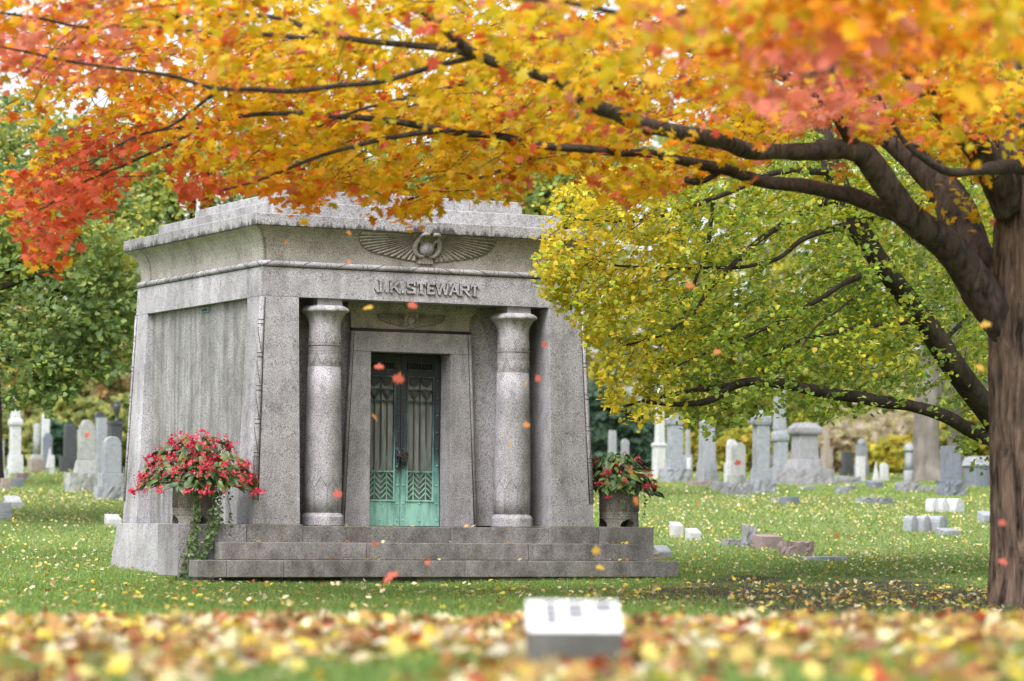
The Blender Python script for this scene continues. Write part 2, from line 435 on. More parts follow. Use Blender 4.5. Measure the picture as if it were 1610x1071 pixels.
# ---- leaf templates
def leaf_maple():
    pts = [(0, -.5), (.10, -.2), (.42, -.32), (.34, -.12), (.56, .04), (.36, .10), (.40, .30), (.17, .20), (.12, .36), (0, .56),
           (-.12, .36), (-.17, .20), (-.40, .30), (-.36, .10), (-.56, .04), (-.34, -.12), (-.42, -.32), (-.10, -.2)]
    V = [(0, 0, 0.0)] + [(x, y, -.18 * (x * x + y * y) - .10 * abs(x)) for x, y in pts]
    n = len(pts); T = [(0, 1 + i, 1 + (i + 1) % n) for i in range(n)]
    return np.array(V), np.array(T)
def leaf_heart():
    pts = [(0, -.42), (.28, -.46), (.46, -.18), (.36, .16), (0, .6), (-.36, .16), (-.46, -.18), (-.28, -.46)]
    V = [(0, 0, .05)] + [(x, y, -.25 * abs(x) - .15 * y * y) for x, y in pts]
    n = len(pts); T = [(0, 1 + i, 1 + (i + 1) % n) for i in range(n)]
    return np.array(V), np.array(T)
def leaf_oval():
    pts = [(0, -.5), (.3, -.2), (.3, .15), (0, .55), (-.3, .15), (-.3, -.2)]
    V = [(x, y, -.3 * abs(x)) for x, y in pts]
    return np.array(V), np.array([(0, 1, 5), (1, 2, 5), (2, 4, 5), (2, 3, 4)])
def leaf_tuft():
    """a sprig of five leaves for far trees"""
    V = []; T = []
    r = np.random.default_rng(3)
    for k in range(5):
        a = k * 2 * math.pi / 5 + r.uniform(-.3, .3); c, s = math.cos(a), math.sin(a); l = r.uniform(.5, .8); z = r.uniform(-.35, .35)
        o = len(V)
        for (x, y) in [(.05, 0), (l * .5, .22), (l, 0), (l * .5, -.22)]:
            V.append((c * x - s * y, s * x + c * y, z * x * 1.5))
        T += [(o, o + 1, o + 2), (o, o + 2, o + 3)]
    return np.array(V), np.array(T)
MAPLE, HEART, OVAL, TUFT = leaf_maple(), leaf_heart(), leaf_oval(), leaf_tuft()

def frames(n, tilt, r=rng, axis=None):
    """n rotation matrices: leaf normal tilted from up by |N(0,tilt)|, random spin"""
    th = np.abs(r.normal(0, tilt, n)); ph = r.uniform(0, 2 * math.pi, n)
    nz = np.stack([np.sin(th) * np.cos(ph), np.sin(th) * np.sin(ph), np.cos(th)], -1)
    a = r.normal(0, 1, (n, 3)) if axis is None else axis + r.normal(0, .6, (n, 3))
    y = a - (a * nz).sum(-1, keepdims=True) * nz; y /= np.linalg.norm(y, axis=-1, keepdims=True) + 1e-9
    x = np.cross(y, nz)
    return np.stack([x, y, nz], -1)      # columns
def scatter(name, tpl, P, R, S, C, mat, parent=None, jit=.0):
    V0, T0 = tpl; n = len(P); k = len(V0)
    V = np.einsum('nij,kj->nki', R, V0) * S[:, None, None] + P[:, None, :]
    T = (T0[None] + (np.arange(n) * k)[:, None, None]).reshape(-1, 3)
    me = mesh_np(name, V.reshape(-1, 3), T)
    set_col(me, np.repeat(C, k, axis=0))
    return obj(name, me, mat, parent)
def pick(cols, n, r=rng, p=None, var=.16):
    c = np.array(cols)[r.choice(len(cols), n, p=p)]
    return np.clip(c * (1 + r.normal(0, var, (n, 1))) * (1 + r.normal(0, var * .35, (n, 3))), .002, .95)
def vnoise(P, s, seed=0):
    """cheap smooth noise in -1..1 on (n,3)"""
    q = P * s + seed * 3.7
    return (np.sin(q[:, 0] * 1.7 + 1.3 * np.sin(q[:, 1] * 1.1 + .4)) + np.sin(q[:, 1] * 1.3 + 1.7 * np.sin(q[:, 2] * 1.9 + seed)) + np.sin(q[:, 2] * 2.1 + 1.1 * np.sin(q[:, 0] * .9 + 2))) / 3

# ---- grass
def lawn_points(n, y0, y1, r=rng, pw=1.0):
    Y = np.sqrt(r.uniform(y0 * y0, y1 * y1, n)) if pw == 1 else y0 + (y1 - y0) * r.uniform(0, 1, n) ** pw
    X = r.uniform(-.2, .2, n) * Y + r.uniform(-.6, .6, n)
    return X, Y
def grass_band(n, y0, y1, h, wdt):
    X, Y = lawn_points(n, y0, y1)
    k = ~on_tomb(X, Y, -.03)
    sm_ = soil_mask(X, Y) + .35 * np.sin(X * 3.1 + Y * 1.3) * np.sin(Y * 1.9)
    k &= (sm_ > 1.0) | (rng.uniform(0, 1, len(X)) < .12)
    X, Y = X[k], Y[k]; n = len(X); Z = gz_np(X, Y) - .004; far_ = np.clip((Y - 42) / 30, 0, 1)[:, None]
    P = np.stack([X, Y, Z], -1)
    a = rng.uniform(0, math.pi, n); hh = h * rng.uniform(.55, 1.25, n); ww = wdt * rng.uniform(.7, 1.3, n)
    dx = np.stack([np.cos(a), np.sin(a), 0 * a], -1) * ww[:, None]
    lean = np.stack([rng.normal(0, .5, n), rng.normal(0, .5, n), np.ones(n)], -1) * hh[:, None]
    V = np.stack([P - dx, P + dx, P + lean], 1)
    g = vnoise(P, .55, 2)[:, None]
    c = pick([(.085, .19, .030), (.13, .235, .045), (.065, .15, .028), (.20, .26, .075)], n, p=[.4, .3, .2, .1])
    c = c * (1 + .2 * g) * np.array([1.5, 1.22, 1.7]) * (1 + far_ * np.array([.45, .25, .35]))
    return V.reshape(-1, 3), np.repeat(c, 3, axis=0)
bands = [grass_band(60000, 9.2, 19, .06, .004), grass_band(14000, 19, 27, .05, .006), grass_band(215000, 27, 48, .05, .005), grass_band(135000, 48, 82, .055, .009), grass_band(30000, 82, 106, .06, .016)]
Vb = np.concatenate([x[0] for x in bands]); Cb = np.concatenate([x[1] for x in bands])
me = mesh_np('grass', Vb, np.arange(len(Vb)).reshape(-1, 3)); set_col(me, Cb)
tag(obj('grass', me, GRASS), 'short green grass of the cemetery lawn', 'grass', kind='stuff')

# ------------------------------------------------------------------ the tomb
T = empty('mausoleum', O, ANG)
tag(T, 'grey granite Egyptian style tomb with battered walls, two lotus columns and a green bronze door', 'mausoleum')
W0, L0 = 4.57, 4.52
bt = lambda z: .04 * (3.3 - z)
def pilaster(u_out, u_in, v_out, v_in, z0=0.0, z1=2.872):
    """outer edges battered, inner edges upright; *_out are the values at z 3.3"""
    su = 1 if u_out < u_in else -1; sv = 1 if v_out < v_in else -1
    def ring(z):
        a = [u_out - su * bt(z), u_in]; c = [v_out - sv * bt(z), v_in]
        a.sort(); c.sort()
        return [(a[0], c[0], z), (a[1], c[0], z), (a[1], c[1], z), (a[0], c[1], z)]
    return MB().hexa(ring(z0), ring(z1))
for (uo, ui, vo, vi) in ((0, .5, 0, .45), (W0, W0 - .5, 0, .45), (0, .42, L0, L0 - .42), (W0, W0 - .42, L0, L0 - .42)):
    pl = pilaster(uo, ui, vo, vi).build('corner_pilaster', GR, T, .006)
    # rolled corner with its carved bands
    su = 1 if uo < ui else -1; sv = 1 if vo < vi else -1
    mb = MB()
    P3 = lambda z, e=0.016: Vector((uo - su * (bt(z) - e), vo - sv * (bt(z) - e), z))
    mb.tube([P3(.30), P3(1.2), P3(2.2), P3(2.865)], .036, 12)
    mb.build('corner_roll', GR, pl)
    cv = MB(); z = .42
    while z < 2.8:
        for dz in (0, .055):
            c = P3(z + dz); cv.tube([c + Vector((.038 * math.cos(q), .038 * math.sin(q), 0)) for q in np.linspace(0, 2 * math.pi, 13)[:-1]], .0045, 4, closed=True)
        if z < 2.5:
            pts = []
            for s in np.linspace(0, 1, 7):
                c = P3(z + .08 + s * .30); q = math.atan2(-sv, -su) + su * sv * (.8 - 1.6 * s); pts.append(c + Vector((.038 * math.cos(q), .038 * math.sin(q), 0)))
            cv.tube(pts, .0045, 4)
        z += .42
    for (gu, gv) in ((.052, -.002), (-.002, .052)):
        cv.tube([(uo - su * (bt(z_) - gu), vo - sv * (bt(z_) - gv), z_) for z_ in (.30, 1.2, 2.0, 2.866)], .0062, 5)
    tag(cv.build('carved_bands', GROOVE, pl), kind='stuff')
# side and rear walls between the pilasters, set back
MB().box(.07, .40, .452, L0 - .422, 0, 2.872).build('side_panel', GR_PANEL, T)
MB().box(W0 - .40, W0 - .07, .452, L0 - .422, 0, 2.872).build('side_panel', GR_PANEL, T)
MB().box(.422, W0 - .422, L0 - .40, L0 - .07, 0, 2.872).build('rear_panel', GR_PANEL, T)
vp = MB().box(.05, .075, 1.98, 2.22, 2.785, 2.85).build('vent_plate', plain('vent_bronze', (.10, .20, .19), .5, 40), T, .004)
MB().box(.046, .052, 2.01, 2.19, 2.80, 2.835).build('vent_slot', IRON, vp)
# porch back wall round the door surround
MB().box(.5, 1.46, .53, .72, 0, 2.872).build('porch_wall', GR, T)
MB().box(W0 - 1.46, W0 - .5, .53, .72, 0, 2.872).build('porch_wall', GR, T)
MB().box(1.462, W0 - 1.462, .55, .72, 2.30, 2.872).build('porch_wall', GR, T)
for s in (0, 1):
    MB().box(*((.402, .498) if s == 0 else (W0 - .498, W0 - .402)), .452, .75, 0, 2.872).build('porch_return', GR, T)

# entablature
def rect(o, z, w=W0, l=L0): return [(-o, -o, z), (w + o, -o, z), (w + o, l + o, z), (-o, l + o, z)]
LT = MB().hexa([(-bt(2.876), -bt(2.876), 2.876), (W0 + bt(2.876), -bt(2.876), 2.876), (W0 + bt(2.876), .56, 2.876), (-bt(2.876), .56, 2.876)],
          [(-bt(3.26), -bt(3.26), 3.26), (W0 + bt(3.26), -bt(3.26), 3.26), (W0 + bt(3.26), .56, 3.26), (-bt(3.26), .56, 3.26)]).build('lintel', GR, T)
MB().hexa([(-bt(2.876), .56, 2.876), (W0 + bt(2.876), .56, 2.876), (W0 + bt(2.876), L0 + bt(2.876), 2.876), (-bt(2.876), L0 + bt(2.876), 2.876)],
          [(-bt(3.26), .56, 3.26), (W0 + bt(3.26), .56, 3.26), (W0 + bt(3.26), L0 + bt(3.26), 3.26), (-bt(3.26), L0 + bt(3.26), 3.26)]).build('side_entablature', GR, T)
# roll moulding with spiral bands
tm = MB(); r_ = .037
cs = [(-.0, -.0), (W0, 0), (W0, L0), (0, L0)]
ring = []
for i in range(4):
    a = np.array(cs[i], float); c = np.array(cs[(i + 1) % 4], float)
    for s in np.linspace(.01, .99, 30): ring.append((*(a + (c - a) * s), 3.292))
tm.tube(ring, r_, 12, closed=True)
TM = tm.build('roll_moulding', GR, T)
cv = MB()
def roll_bands(a, c, n, out, flip):
    a = np.array(a, float); c = np.array(c, float); d = (c - a) / np.linalg.norm(c - a)
    for i in range(n):
        s0 = a + (c - a) * (i + .12) / n
        sg = 1 if i < n / 2 else -1
        pts = []
        for s in np.linspace(0, 1, 8):
            q = -1.5 + 3.0 * s
            p = s0 + d * sg * (s - .5) * .22
            pts.append((p[0] + out[0] * (r_ + .001) * math.cos(q), p[1] + out[1] * (r_ + .001) * math.cos(q), 3.292 + (r_ + .001) * math.sin(q)))
        cv.tube(pts, .0042, 4)
        for k in (.30, .36):
            p = s0 + d * k * sg
            cv.tube([(p[0] + out[0] * (r_ + .0) * math.cos(q), p[1] + out[1] * r_ * math.cos(q), 3.292 + r_ * math.sin(q)) for q in np.linspace(-1.5, 1.5, 7)], .003, 4)
roll_bands((0, 0), (W0, 0), 9, (0, -1), 1); roll_bands((0, 0), (0, L0), 10, (-1, 0), 1)
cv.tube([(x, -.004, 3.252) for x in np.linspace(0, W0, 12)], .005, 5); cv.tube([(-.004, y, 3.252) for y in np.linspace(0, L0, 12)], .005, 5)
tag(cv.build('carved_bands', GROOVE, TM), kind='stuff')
# cavetto cornice
CAV = [(-.045, 3.262), (-.045, 3.36), (-.043, 3.43), (-.036, 3.50), (-.02, 3.57), (.005, 3.63), (.035, 3.68), (.07, 3.715), (.105, 3.738), (.13, 3.754)]
def cav_out(z): return float(np.interp(z, [q[1] for q in CAV], [q[0] for q in CAV]))
mb = MB(); vs_ = []
for o_, z in CAV: vs_ += rect(o_, z)
fs_ = []
for i in range(len(CAV) - 1):
    for k in range(4): fs_.append((i * 4 + k, i * 4 + (k + 1) % 4, (i + 1) * 4 + (k + 1) % 4, (i + 1) * 4 + k))
mb.add(vs_, fs_)
CV = mb.build('cavetto_cornice', GR_CAV, T)
def side_strip(v0, v1, u_sign):
    mb = MB(); vs_ = []; n = len(CAV)
    for o_, z in CAV:
        e = .02
        vs_ += [(-(o_ + e), v0 - (o_ if v0 < 1 else 0), z), (-(o_ + e), v1 + (o_ if v1 > 4 else 0), z)]
    for o_, z in CAV:
        vs_ += [(-(o_ - .03), v0 - (o_ if v0 < 1 else 0), z), (-(o_ - .03), v1 + (o_ if v1 > 4 else 0), z)]
    fs_ = []
    for i in range(n - 1):
        a = 2 * i; c = 2 * n + 2 * i
        fs_ += [(a + 1, a, a + 2, a + 3), (a, c, c + 2, a + 2), (c + 1, a + 1, a + 3, c + 3)]
    if u_sign > 0: vs_ = [(W0 - x, y, z) for x, y, z in vs_]
    mb.add(vs_, fs_); return mb
for sgn in (-1, 1):
    side_strip(0.0, .40, sgn).build('cornice_strip', GR_CAV, CV)
    side_strip(L0 - .40, L0, sgn).build('cornice_strip', GR_CAV, CV)
def slab(name, o_, z0, z1, mat, ucuts, vcuts):
    us = [-o_] + ucuts + [W0 + o_]
    for a, c in zip(us[:-1], us[1:]): MB().box(a + .002, c - .002, -o_, vcuts[0] - .002, z0, z1).build(name, mat, T, .012)
    vv = vcuts + [L0 + o_]
    for a, c in zip(vv[:-1], vv[1:]): MB().box(-o_, W0 + o_, a + .002, c - .002, z0, z1).build(name, mat, T, .012)
slab('cornice_slab', .165, 3.755, 3.91, GR_SLAB, [1.45, 3.15], [1.25, 2.9])
slab('roof_tier', -.21, 3.911, 4.115, GR_PLINTH, [2.3], [1.7, 3.1])
slab('roof_tier', -.593, 4.116, 4.315, GR_PLINTH, [1.9, 3.2], [2.0])

# winged sun disc
def winged_disc(cx, cz, s, front, name, part):
    """front(z) gives v of the surface behind the relief"""
    root_ = MB()
    tipc = [(-.98, .165), (-.955, .06), (-.87, -.03), (-.72, -.085), (-.5, -.125), (-.3, -.155), (-.13, -.175)]
    rootc = [(-.24, .165), (-.235, .14), (-.225, .11), (-.21, .08), (-.19, .05), (-.16, .02), (-.12, -.01)]
    tt = np.linspace(0, 1, len(tipc)); nf = 14
    disc = None
    for side in (-1, 1):
        wing = MB()
        for i in range(nf):
            a, c = i / nf, (i + 1) / nf
            def pt(q, along):
                tx = np.interp(q, tt, [p[0] for p in tipc]); tz = np.interp(q, tt, [p[1] for p in tipc])
                rx = np.interp(q, tt, [p[0] for p in rootc]); rz = np.interp(q, tt, [p[1] for p in rootc])
                return rx + (tx - rx) * along, rz + (tz - rz) * along
            vs_ = []; fs_ = []; st = [0, .3, .6, .85, .96, 1.0]
            for k, al in enumerate(st):
                pin = .085 + (.0 if k < 3 else (.12 if k == 4 else (.3 if k == 5 else 0.0)))
                for qq, h in ((a + (c - a) * pin, .010), (a + (c - a) * .5, .024), (c - (c - a) * pin, .010)):
                    x, z = pt(qq, al); X = cx + s * x * (1 if side < 0 else -1); Z = cz + s * z
                    hh = (h + (.010 if i % 2 else .004)) * (1 if k < 5 else .55) * max(s, .7)
                    vs_.append((X, front(Z) - hh, Z))
            for k, al in enumerate(st):
                for qq in (a + (c - a) * .05, c - (c - a) * .05):
                    x, z = pt(qq, al); X = cx + s * x * (1 if side < 0 else -1); Z = cz + s * z
                    vs_.append((X, front(Z) + .02, Z))
            n = len(st)
            for k in range(n - 1):
                p = 3 * k; q = 3 * (k + 1); bA = 3 * n + 2 * k; bB = bA + 2
                fs_ += [(p, p + 1, q + 1, q), (p + 1, p + 2, q + 2, q + 1), (p, q, bB, bA), (q + 2, p + 2, bA + 1, bB + 1)]
            p = 3 * (n - 1); bA = 3 * n + 2 * (n - 1); fs_.append((p, p + 1, p + 2, bA + 1, bA))
            wing.add(vs_, fs_)
        wo_ = wing.build('wing', GR_CAV, part)
        outl = [(rootc[0][0], rootc[0][1] + .008), (tipc[0][0] - .012, tipc[0][1] + .008)] + [(x - .008, z - .014) for x, z in tipc[1:]] + [rootc[-1]]
        pts = [(cx + s * x * (1 if side < 0 else -1), cz + s * z) for x, z in outl]
        bk = MB()
        tp = [(cx + s * np.interp(q, tt, [p[0] for p in tipc]) * (1.012 if side < 0 else -1.012), cz + s * (np.interp(q, tt, [p[1] for p in tipc]) - .008)) for q in np.linspace(0, 1, 25)]
        rp = [(cx + s * np.interp(q, tt, [p[0] for p in rootc]) * (1 if side < 0 else -1), cz + s * np.interp(q, tt, [p[1] for p in rootc])) for q in np.linspace(0, 1, 25)]
        vs_ = []; fs_ = []; m_ = 6
        for (ax_, az_), (bx_, bz_) in zip(tp, rp):
            for k in range(m_):
                f_ = k / (m_ - 1); X = ax_ + (bx_ - ax_) * f_; Z = az_ + (bz_ - az_) * f_; vs_.append((X, front(Z) - .006, Z))
        for i in range(24):
            for k in range(m_ - 1): fs_.append((i * m_ + k, i * m_ + k + 1, (i + 1) * m_ + k + 1, (i + 1) * m_ + k))
        bk.add(vs_, fs_); bk.build('wing_shade_ground', GR_SHADE, part)  # dark sheet that paints the shade between the feathers
        cob = MB(); f = 1 if side > 0 else -1
        path = [(.03, -.10), (.09, -.105), (.145, -.07), (.175, -.01), (.165, .06), (.135, .10), (.10, .085), (.085, .03)]
        sp = spline(path, 5)
        cob.tube([(cx + s * f * x, front(cz + s * z) - .035 * max(s, .6), cz + s * z) for x, z in sp], [s * (.018 + .018 * math.sin(math.pi * min(1, i / len(sp) * 1.1))) for i in range(len(sp))], 8)
        cob.tube([(cx + s * f * x, front(cz + s * z) - .03 * max(s, .6), cz + s * z) for x, z in spline([(.135, .10), (.13, .15), (.09, .172), (.03, .168)], 4)], s * .028, 8)
        cob.build('cobra', GR_CAV, part)
    d = MB(); n = 20
    d.lathe([(s * .105 * math.sin(q), -s * .105 * math.cos(q) * .75) for q in np.linspace(.02, math.pi - .02, 14)], n=n)
    d.v = [(cx + x, front(cz) - .02 - z * 1.0, cz + y) for x, y, z in d.v]
    d.build('sun_disc', GR, part)
    tl = MB()
    for k in range(-2, 3):
        poly = [(cx + s * (k * .034 - .012), cz - s * .10), (cx + s * (k * .034 + .012), cz - s * .10), (cx + s * (k * .046 + .022), cz - s * .19), (cx + s * k * .046, cz - s * .205), (cx + s * (k * .046 - .022), cz - s * .19)]
        h = .03 + (.006 if k % 2 else 0)
        tl.prism(poly[::-1], -h * max(s, .6), .02, front)
    tl.build('tail', GR_CAV, part)
wd = empty('winged_disc'); wd.parent = T
winged_disc(2.285, 3.575, 1.0, lambda z: -cav_out(z), 'winged_disc', wd)

# the carved name, each letter raised from the lintel
def seg(p, q, th):
    p = np.array(p, float); q = np.array(q, float); d = q - p; d /= np.linalg.norm(d); n = np.array([-d[1], d[0]]) * th / 2
    return [tuple(p + n), tuple(p - n), tuple(q - n), tuple(q + n)]
def R4(x0, x1, z0, z1): return [(x0, z0), (x1, z0), (x1, z1), (x0, z1)]
SW = .034; H = .152
def glyph(ch, w):
    s = SW; h = H
    if ch == '.': return [R4(0, w, 0, s)]
    if ch == 'J': return [R4(w * .62 - s / 2, w * .62 + s / 2, .0, h), R4(w * .62 - s * .9, w * .62 + s * .9, h - .012, h + .001), R4(s * .5, w * .62, 0, s * .8), seg((.004, s * 1.5), (s * .9, .004), s * .62)]
    if ch == 'K': return [R4(0, s, 0, h), seg((s * .8, h * .42), (w - s * .4, h), s * .85), seg((s * 1.5, h * .60), (w - s * .3, 0), s * .9), R4(w - s * 1.0, w, -.001, .012), R4(-.004, s + .004, -.001, .012), R4(-.004, s + .004, h - .012, h + .001)]
    if ch == 'S': return [R4(0, w * .95, h - s * .8, h), R4(0, s, h * .52, h), seg((0.004, h * .60), (w * .96, h * .40), s * .85), R4(w - s, w, 0, h * .48), R4(0, w, 0, s * .8), R4(w * .95 - s * .6, w * .95, h - s * 1.6, h)]
    if ch == 'T': return [R4(0, w, h - s * .85, h), R4(w / 2 - s / 2, w / 2 + s / 2, 0, h), R4(0, s * .5, h - s * 1.5, h), R4(w - s * .5, w, h - s * 1.5, h), R4(w / 2 - s * .95, w / 2 + s * .95, -.001, .013)]
    if ch == 'E': return [R4(0, s, 0, h), R4(0, w, h - s * .8, h), R4(0, w * .8, h / 2 - s * .38, h / 2 + s * .38), R4(0, w, 0, s * .8)]
    if ch == 'W': return [seg((s * .4, h), (w * .28, 0), s * .9), seg((w * .28, 0), (w * .5, h), s * .8), seg((w * .5, h), (w * .72, 0), s * .9), seg((w * .72, 0), (w - s * .4, h), s * .8), R4(-.004, s, h - .012, h + .001), R4(w - s, w + .004, h - .012, h + .001)]
    if ch == 'A': return [seg((s * .4, 0), (w / 2, h), s * .8), seg((w / 2, h), (w - s * .4, 0), s * .95), R4(w * .24, w * .76, h * .26, h * .26 + s * .7), R4(-.006, s * 1.0, -.001, .012), R4(w - s, w + .006, -.001, .012)]
    if ch == 'R': return [R4(0, s, 0, h), R4(0, w * .86, h - s * .8, h), R4(w - s * 1.2, w - s * .2, h * .5, h - .012), R4(0, w * .86, h * .44, h * .44 + s * .75), seg((w * .5, h * .46), (w - s * .3, 0), s * .9), R4(-.004, s + .004, -.001, .012)]
LETTERS = [('J', 295, 385), ('.', 393, 414), ('K', 440, 540), ('.', 552, 573), ('S', 600, 688), ('T', 697, 790), ('E', 800, 880), ('W', 884, 1018), ('A', 1016, 1118), ('R', 1122, 1222), ('T', 1228, 1310)]
KU = (3.03 - 1.545) / (1310 - 295)
for ch, a, c in LETTERS:
    mb = MB(); x0 = 1.545 + (a - 295) * KU; wl = (c - a) * KU
    for i, q in enumerate(glyph(ch, wl)):
        mb.prism([(x0 + x, 2.982 + z) for x, z in q], -bt(3.06) - .030 - .0006 * i, -bt(3.06) + .02)
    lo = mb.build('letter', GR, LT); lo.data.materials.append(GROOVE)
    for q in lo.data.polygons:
        if abs(q.normal.y) < .9: q.material_index = 1  # side faces darkened: grime plus a painted shadow outline round each letter

# columns
def column(cu, cvv):
    c = empty('column', (cu, cvv, 0)); c.parent = T; c.scale = (.915, .915, 1)
    MB().lathe([(.30, -.02), (.30, .0), (.30, .09), (.30, .1), (.2985, .1025), (.27, .138), (.264, .1445), (.258, .147), (.25, .1475)], n=40).build('column_base', GR, c)
    MB().lathe([(.258, .146), (.262, .35), (.264, .6), (.256, 1.1), (.243, 1.6), (.231, 2.02), (.231, 2.02)], n=40).build('shaft', GR, c)
    nk = MB(); pr = [(.236, 2.02), (.236, 2.165)]
    z = 2.168
    for k in range(5):
        pr += [(.222, z), (.231, z + .005), (.231, z + .016), (.222, z + .020)]; z += .0205
    nk.lathe(pr, n=56, smooth=False); nk.build('necking', GR, c)
    fl = lambda a, z: 1 + (.028 * math.cos(a * 12) * max(0, min(1, (z - 2.45) / .2)))
    MB().lathe([(.232, 2.272), (.240, 2.285), (.236, 2.34), (.228, 2.42), (.219, 2.50), (.224, 2.56), (.240, 2.62), (.268, 2.67), (.305, 2.70), (.334, 2.715), (.338, 2.73), (.325, 2.755), (.28, 2.785), (.2, 2.79)], n=72, mod=fl).build('capital', GR, c)
    MB().box(-.185, .185, -.185, .185, 2.785, 2.874).build('abacus', GR, c)
    cvm = MB()
    def arcs(z0, h, rad, n, nest, off=0.0):
        for k in range(n):
            ac = 2 * math.pi * (k + .5) / n + off
            for q in range(nest):
                sc_ = 1 - q * .3; wd_ = math.pi / n * .95 * sc_
                pts = []
                for s in np.linspace(-1, 1, 9):
                    a = ac + wd_ * s; zz = z0 + h * sc_ * (1 - abs(s) ** 1.6); r = rad(zz) + .001
                    pts.append((r * math.cos(a), r * math.sin(a), zz))
                cvm.tube(pts, .004, 4)
    arcs(2.035, .115, lambda z: .236, 9, 3)
    arcs(2.30, .15, lambda z: float(np.interp(z, [2.285, 2.34, 2.42, 2.5], [.240, .236, .228, .219])), 9, 3)
    for k in range(9):
        a0 = 2 * math.pi * k / 9; da = 2 * math.pi / 9
        cvm.tube([(.264 * math.cos(a0 + da * s), .264 * math.sin(a0 + da * s), .60 - .13 * (1 - abs(2 * s - 1))) for s in np.linspace(0, 1, 7)], .0045, 4)
        cvm.tube([(.264 * math.cos(a0 + da * .5), .264 * math.sin(a0 + da * .5), z_) for z_ in (.47, .32, .16)], .0035, 4)
    tag(cvm.build('carving', GR_SHADE, c), kind='stuff')
column(.95, .2); column(3.655, .2)

# door surround
DS = empty('door_surround', (0, 0, 0)); DS.parent = T
for s in (0, 1):
    fx = (lambda x: x) if s == 0 else (lambda x: W0 - x)
    def q(z): return [(fx(1.71), .43, z), (fx(1.33 + .11 * z / 2.52), .43, z), (fx(1.33 + .11 * z / 2.52), .735, z), (fx(1.71), .735, z)]
    b_, t_ = q(-.02), q(2.243)
    if s == 0: b_, t_ = [b_[1], b_[0], b_[3], b_[2]], [t_[1], t_[0], t_[3], t_[2]]
    jb = MB().hexa(b_, t_).build('jamb', GR, DS, .004)
    mb = MB(); mb.tube([(fx(1.33 - .004), .43, 0), (fx(1.33 + .11 * .5), .43, 1.26), (fx(1.44 + .004), .43, 2.5)], .022, 8)
    z = .35
    while z < 2.4:
        for dz in (0, .04):
            xx = 1.33 + .11 * (z + dz) / 2.52
            mb.tube([(fx(xx) + .024 * math.cos(a), .43 + .024 * math.sin(a), z + dz) for a in np.linspace(0, 2 * math.pi, 9)[:-1]], .004, 4, closed=True)
        z += .25
    mb.build('roll_moulding', GR_LINE, jb)
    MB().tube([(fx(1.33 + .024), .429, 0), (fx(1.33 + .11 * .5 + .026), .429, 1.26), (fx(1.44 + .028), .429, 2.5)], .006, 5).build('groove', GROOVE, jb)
MB().hexa([(1.428, .4305, 2.247), (W0 - 1.428, .4305, 2.247), (W0 - 1.428, .735, 2.247), (1.428, .735, 2.247)], [(1.44, .4305, 2.505), (W0 - 1.44, .4305, 2.505), (W0 - 1.44, .735, 2.505), (1.44, .735, 2.505)]).build('door_lintel', GR, DS, .004)
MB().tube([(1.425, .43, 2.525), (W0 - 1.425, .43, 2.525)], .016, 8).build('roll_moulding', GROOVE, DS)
DC = [(.455, 2.548), (.455, 2.66), (.449, 2.71), (.435, 2.75), (.41, 2.778), (.38, 2.79), (.38, 2.872)]
mb = MB(); vs_ = []
for v_, z in DC:
    o_ = .455 - v_
    vs_ += [(1.435 - o_, v_, z), (W0 - 1.435 + o_, v_, z), (W0 - 1.435 + o_, .56, z), (1.435 - o_, .56, z)]
fs_ = []
for i in range(len(DC) - 1):
    for k in range(4): fs_.append((i * 4 + k, i * 4 + (k + 1) % 4, (i + 1) * 4 + (k + 1) % 4, (i + 1) * 4 + k))
mb.add(vs_, fs_).build('door_cavetto', GR_CAV, DS)
wd2 = empty('winged_disc'); wd2.parent = T
winged_disc(2.285, 2.665, .5, lambda z: float(np.interp(z, [d[1] for d in DC], [d[0] for d in DC])), 'winged_disc', wd2)

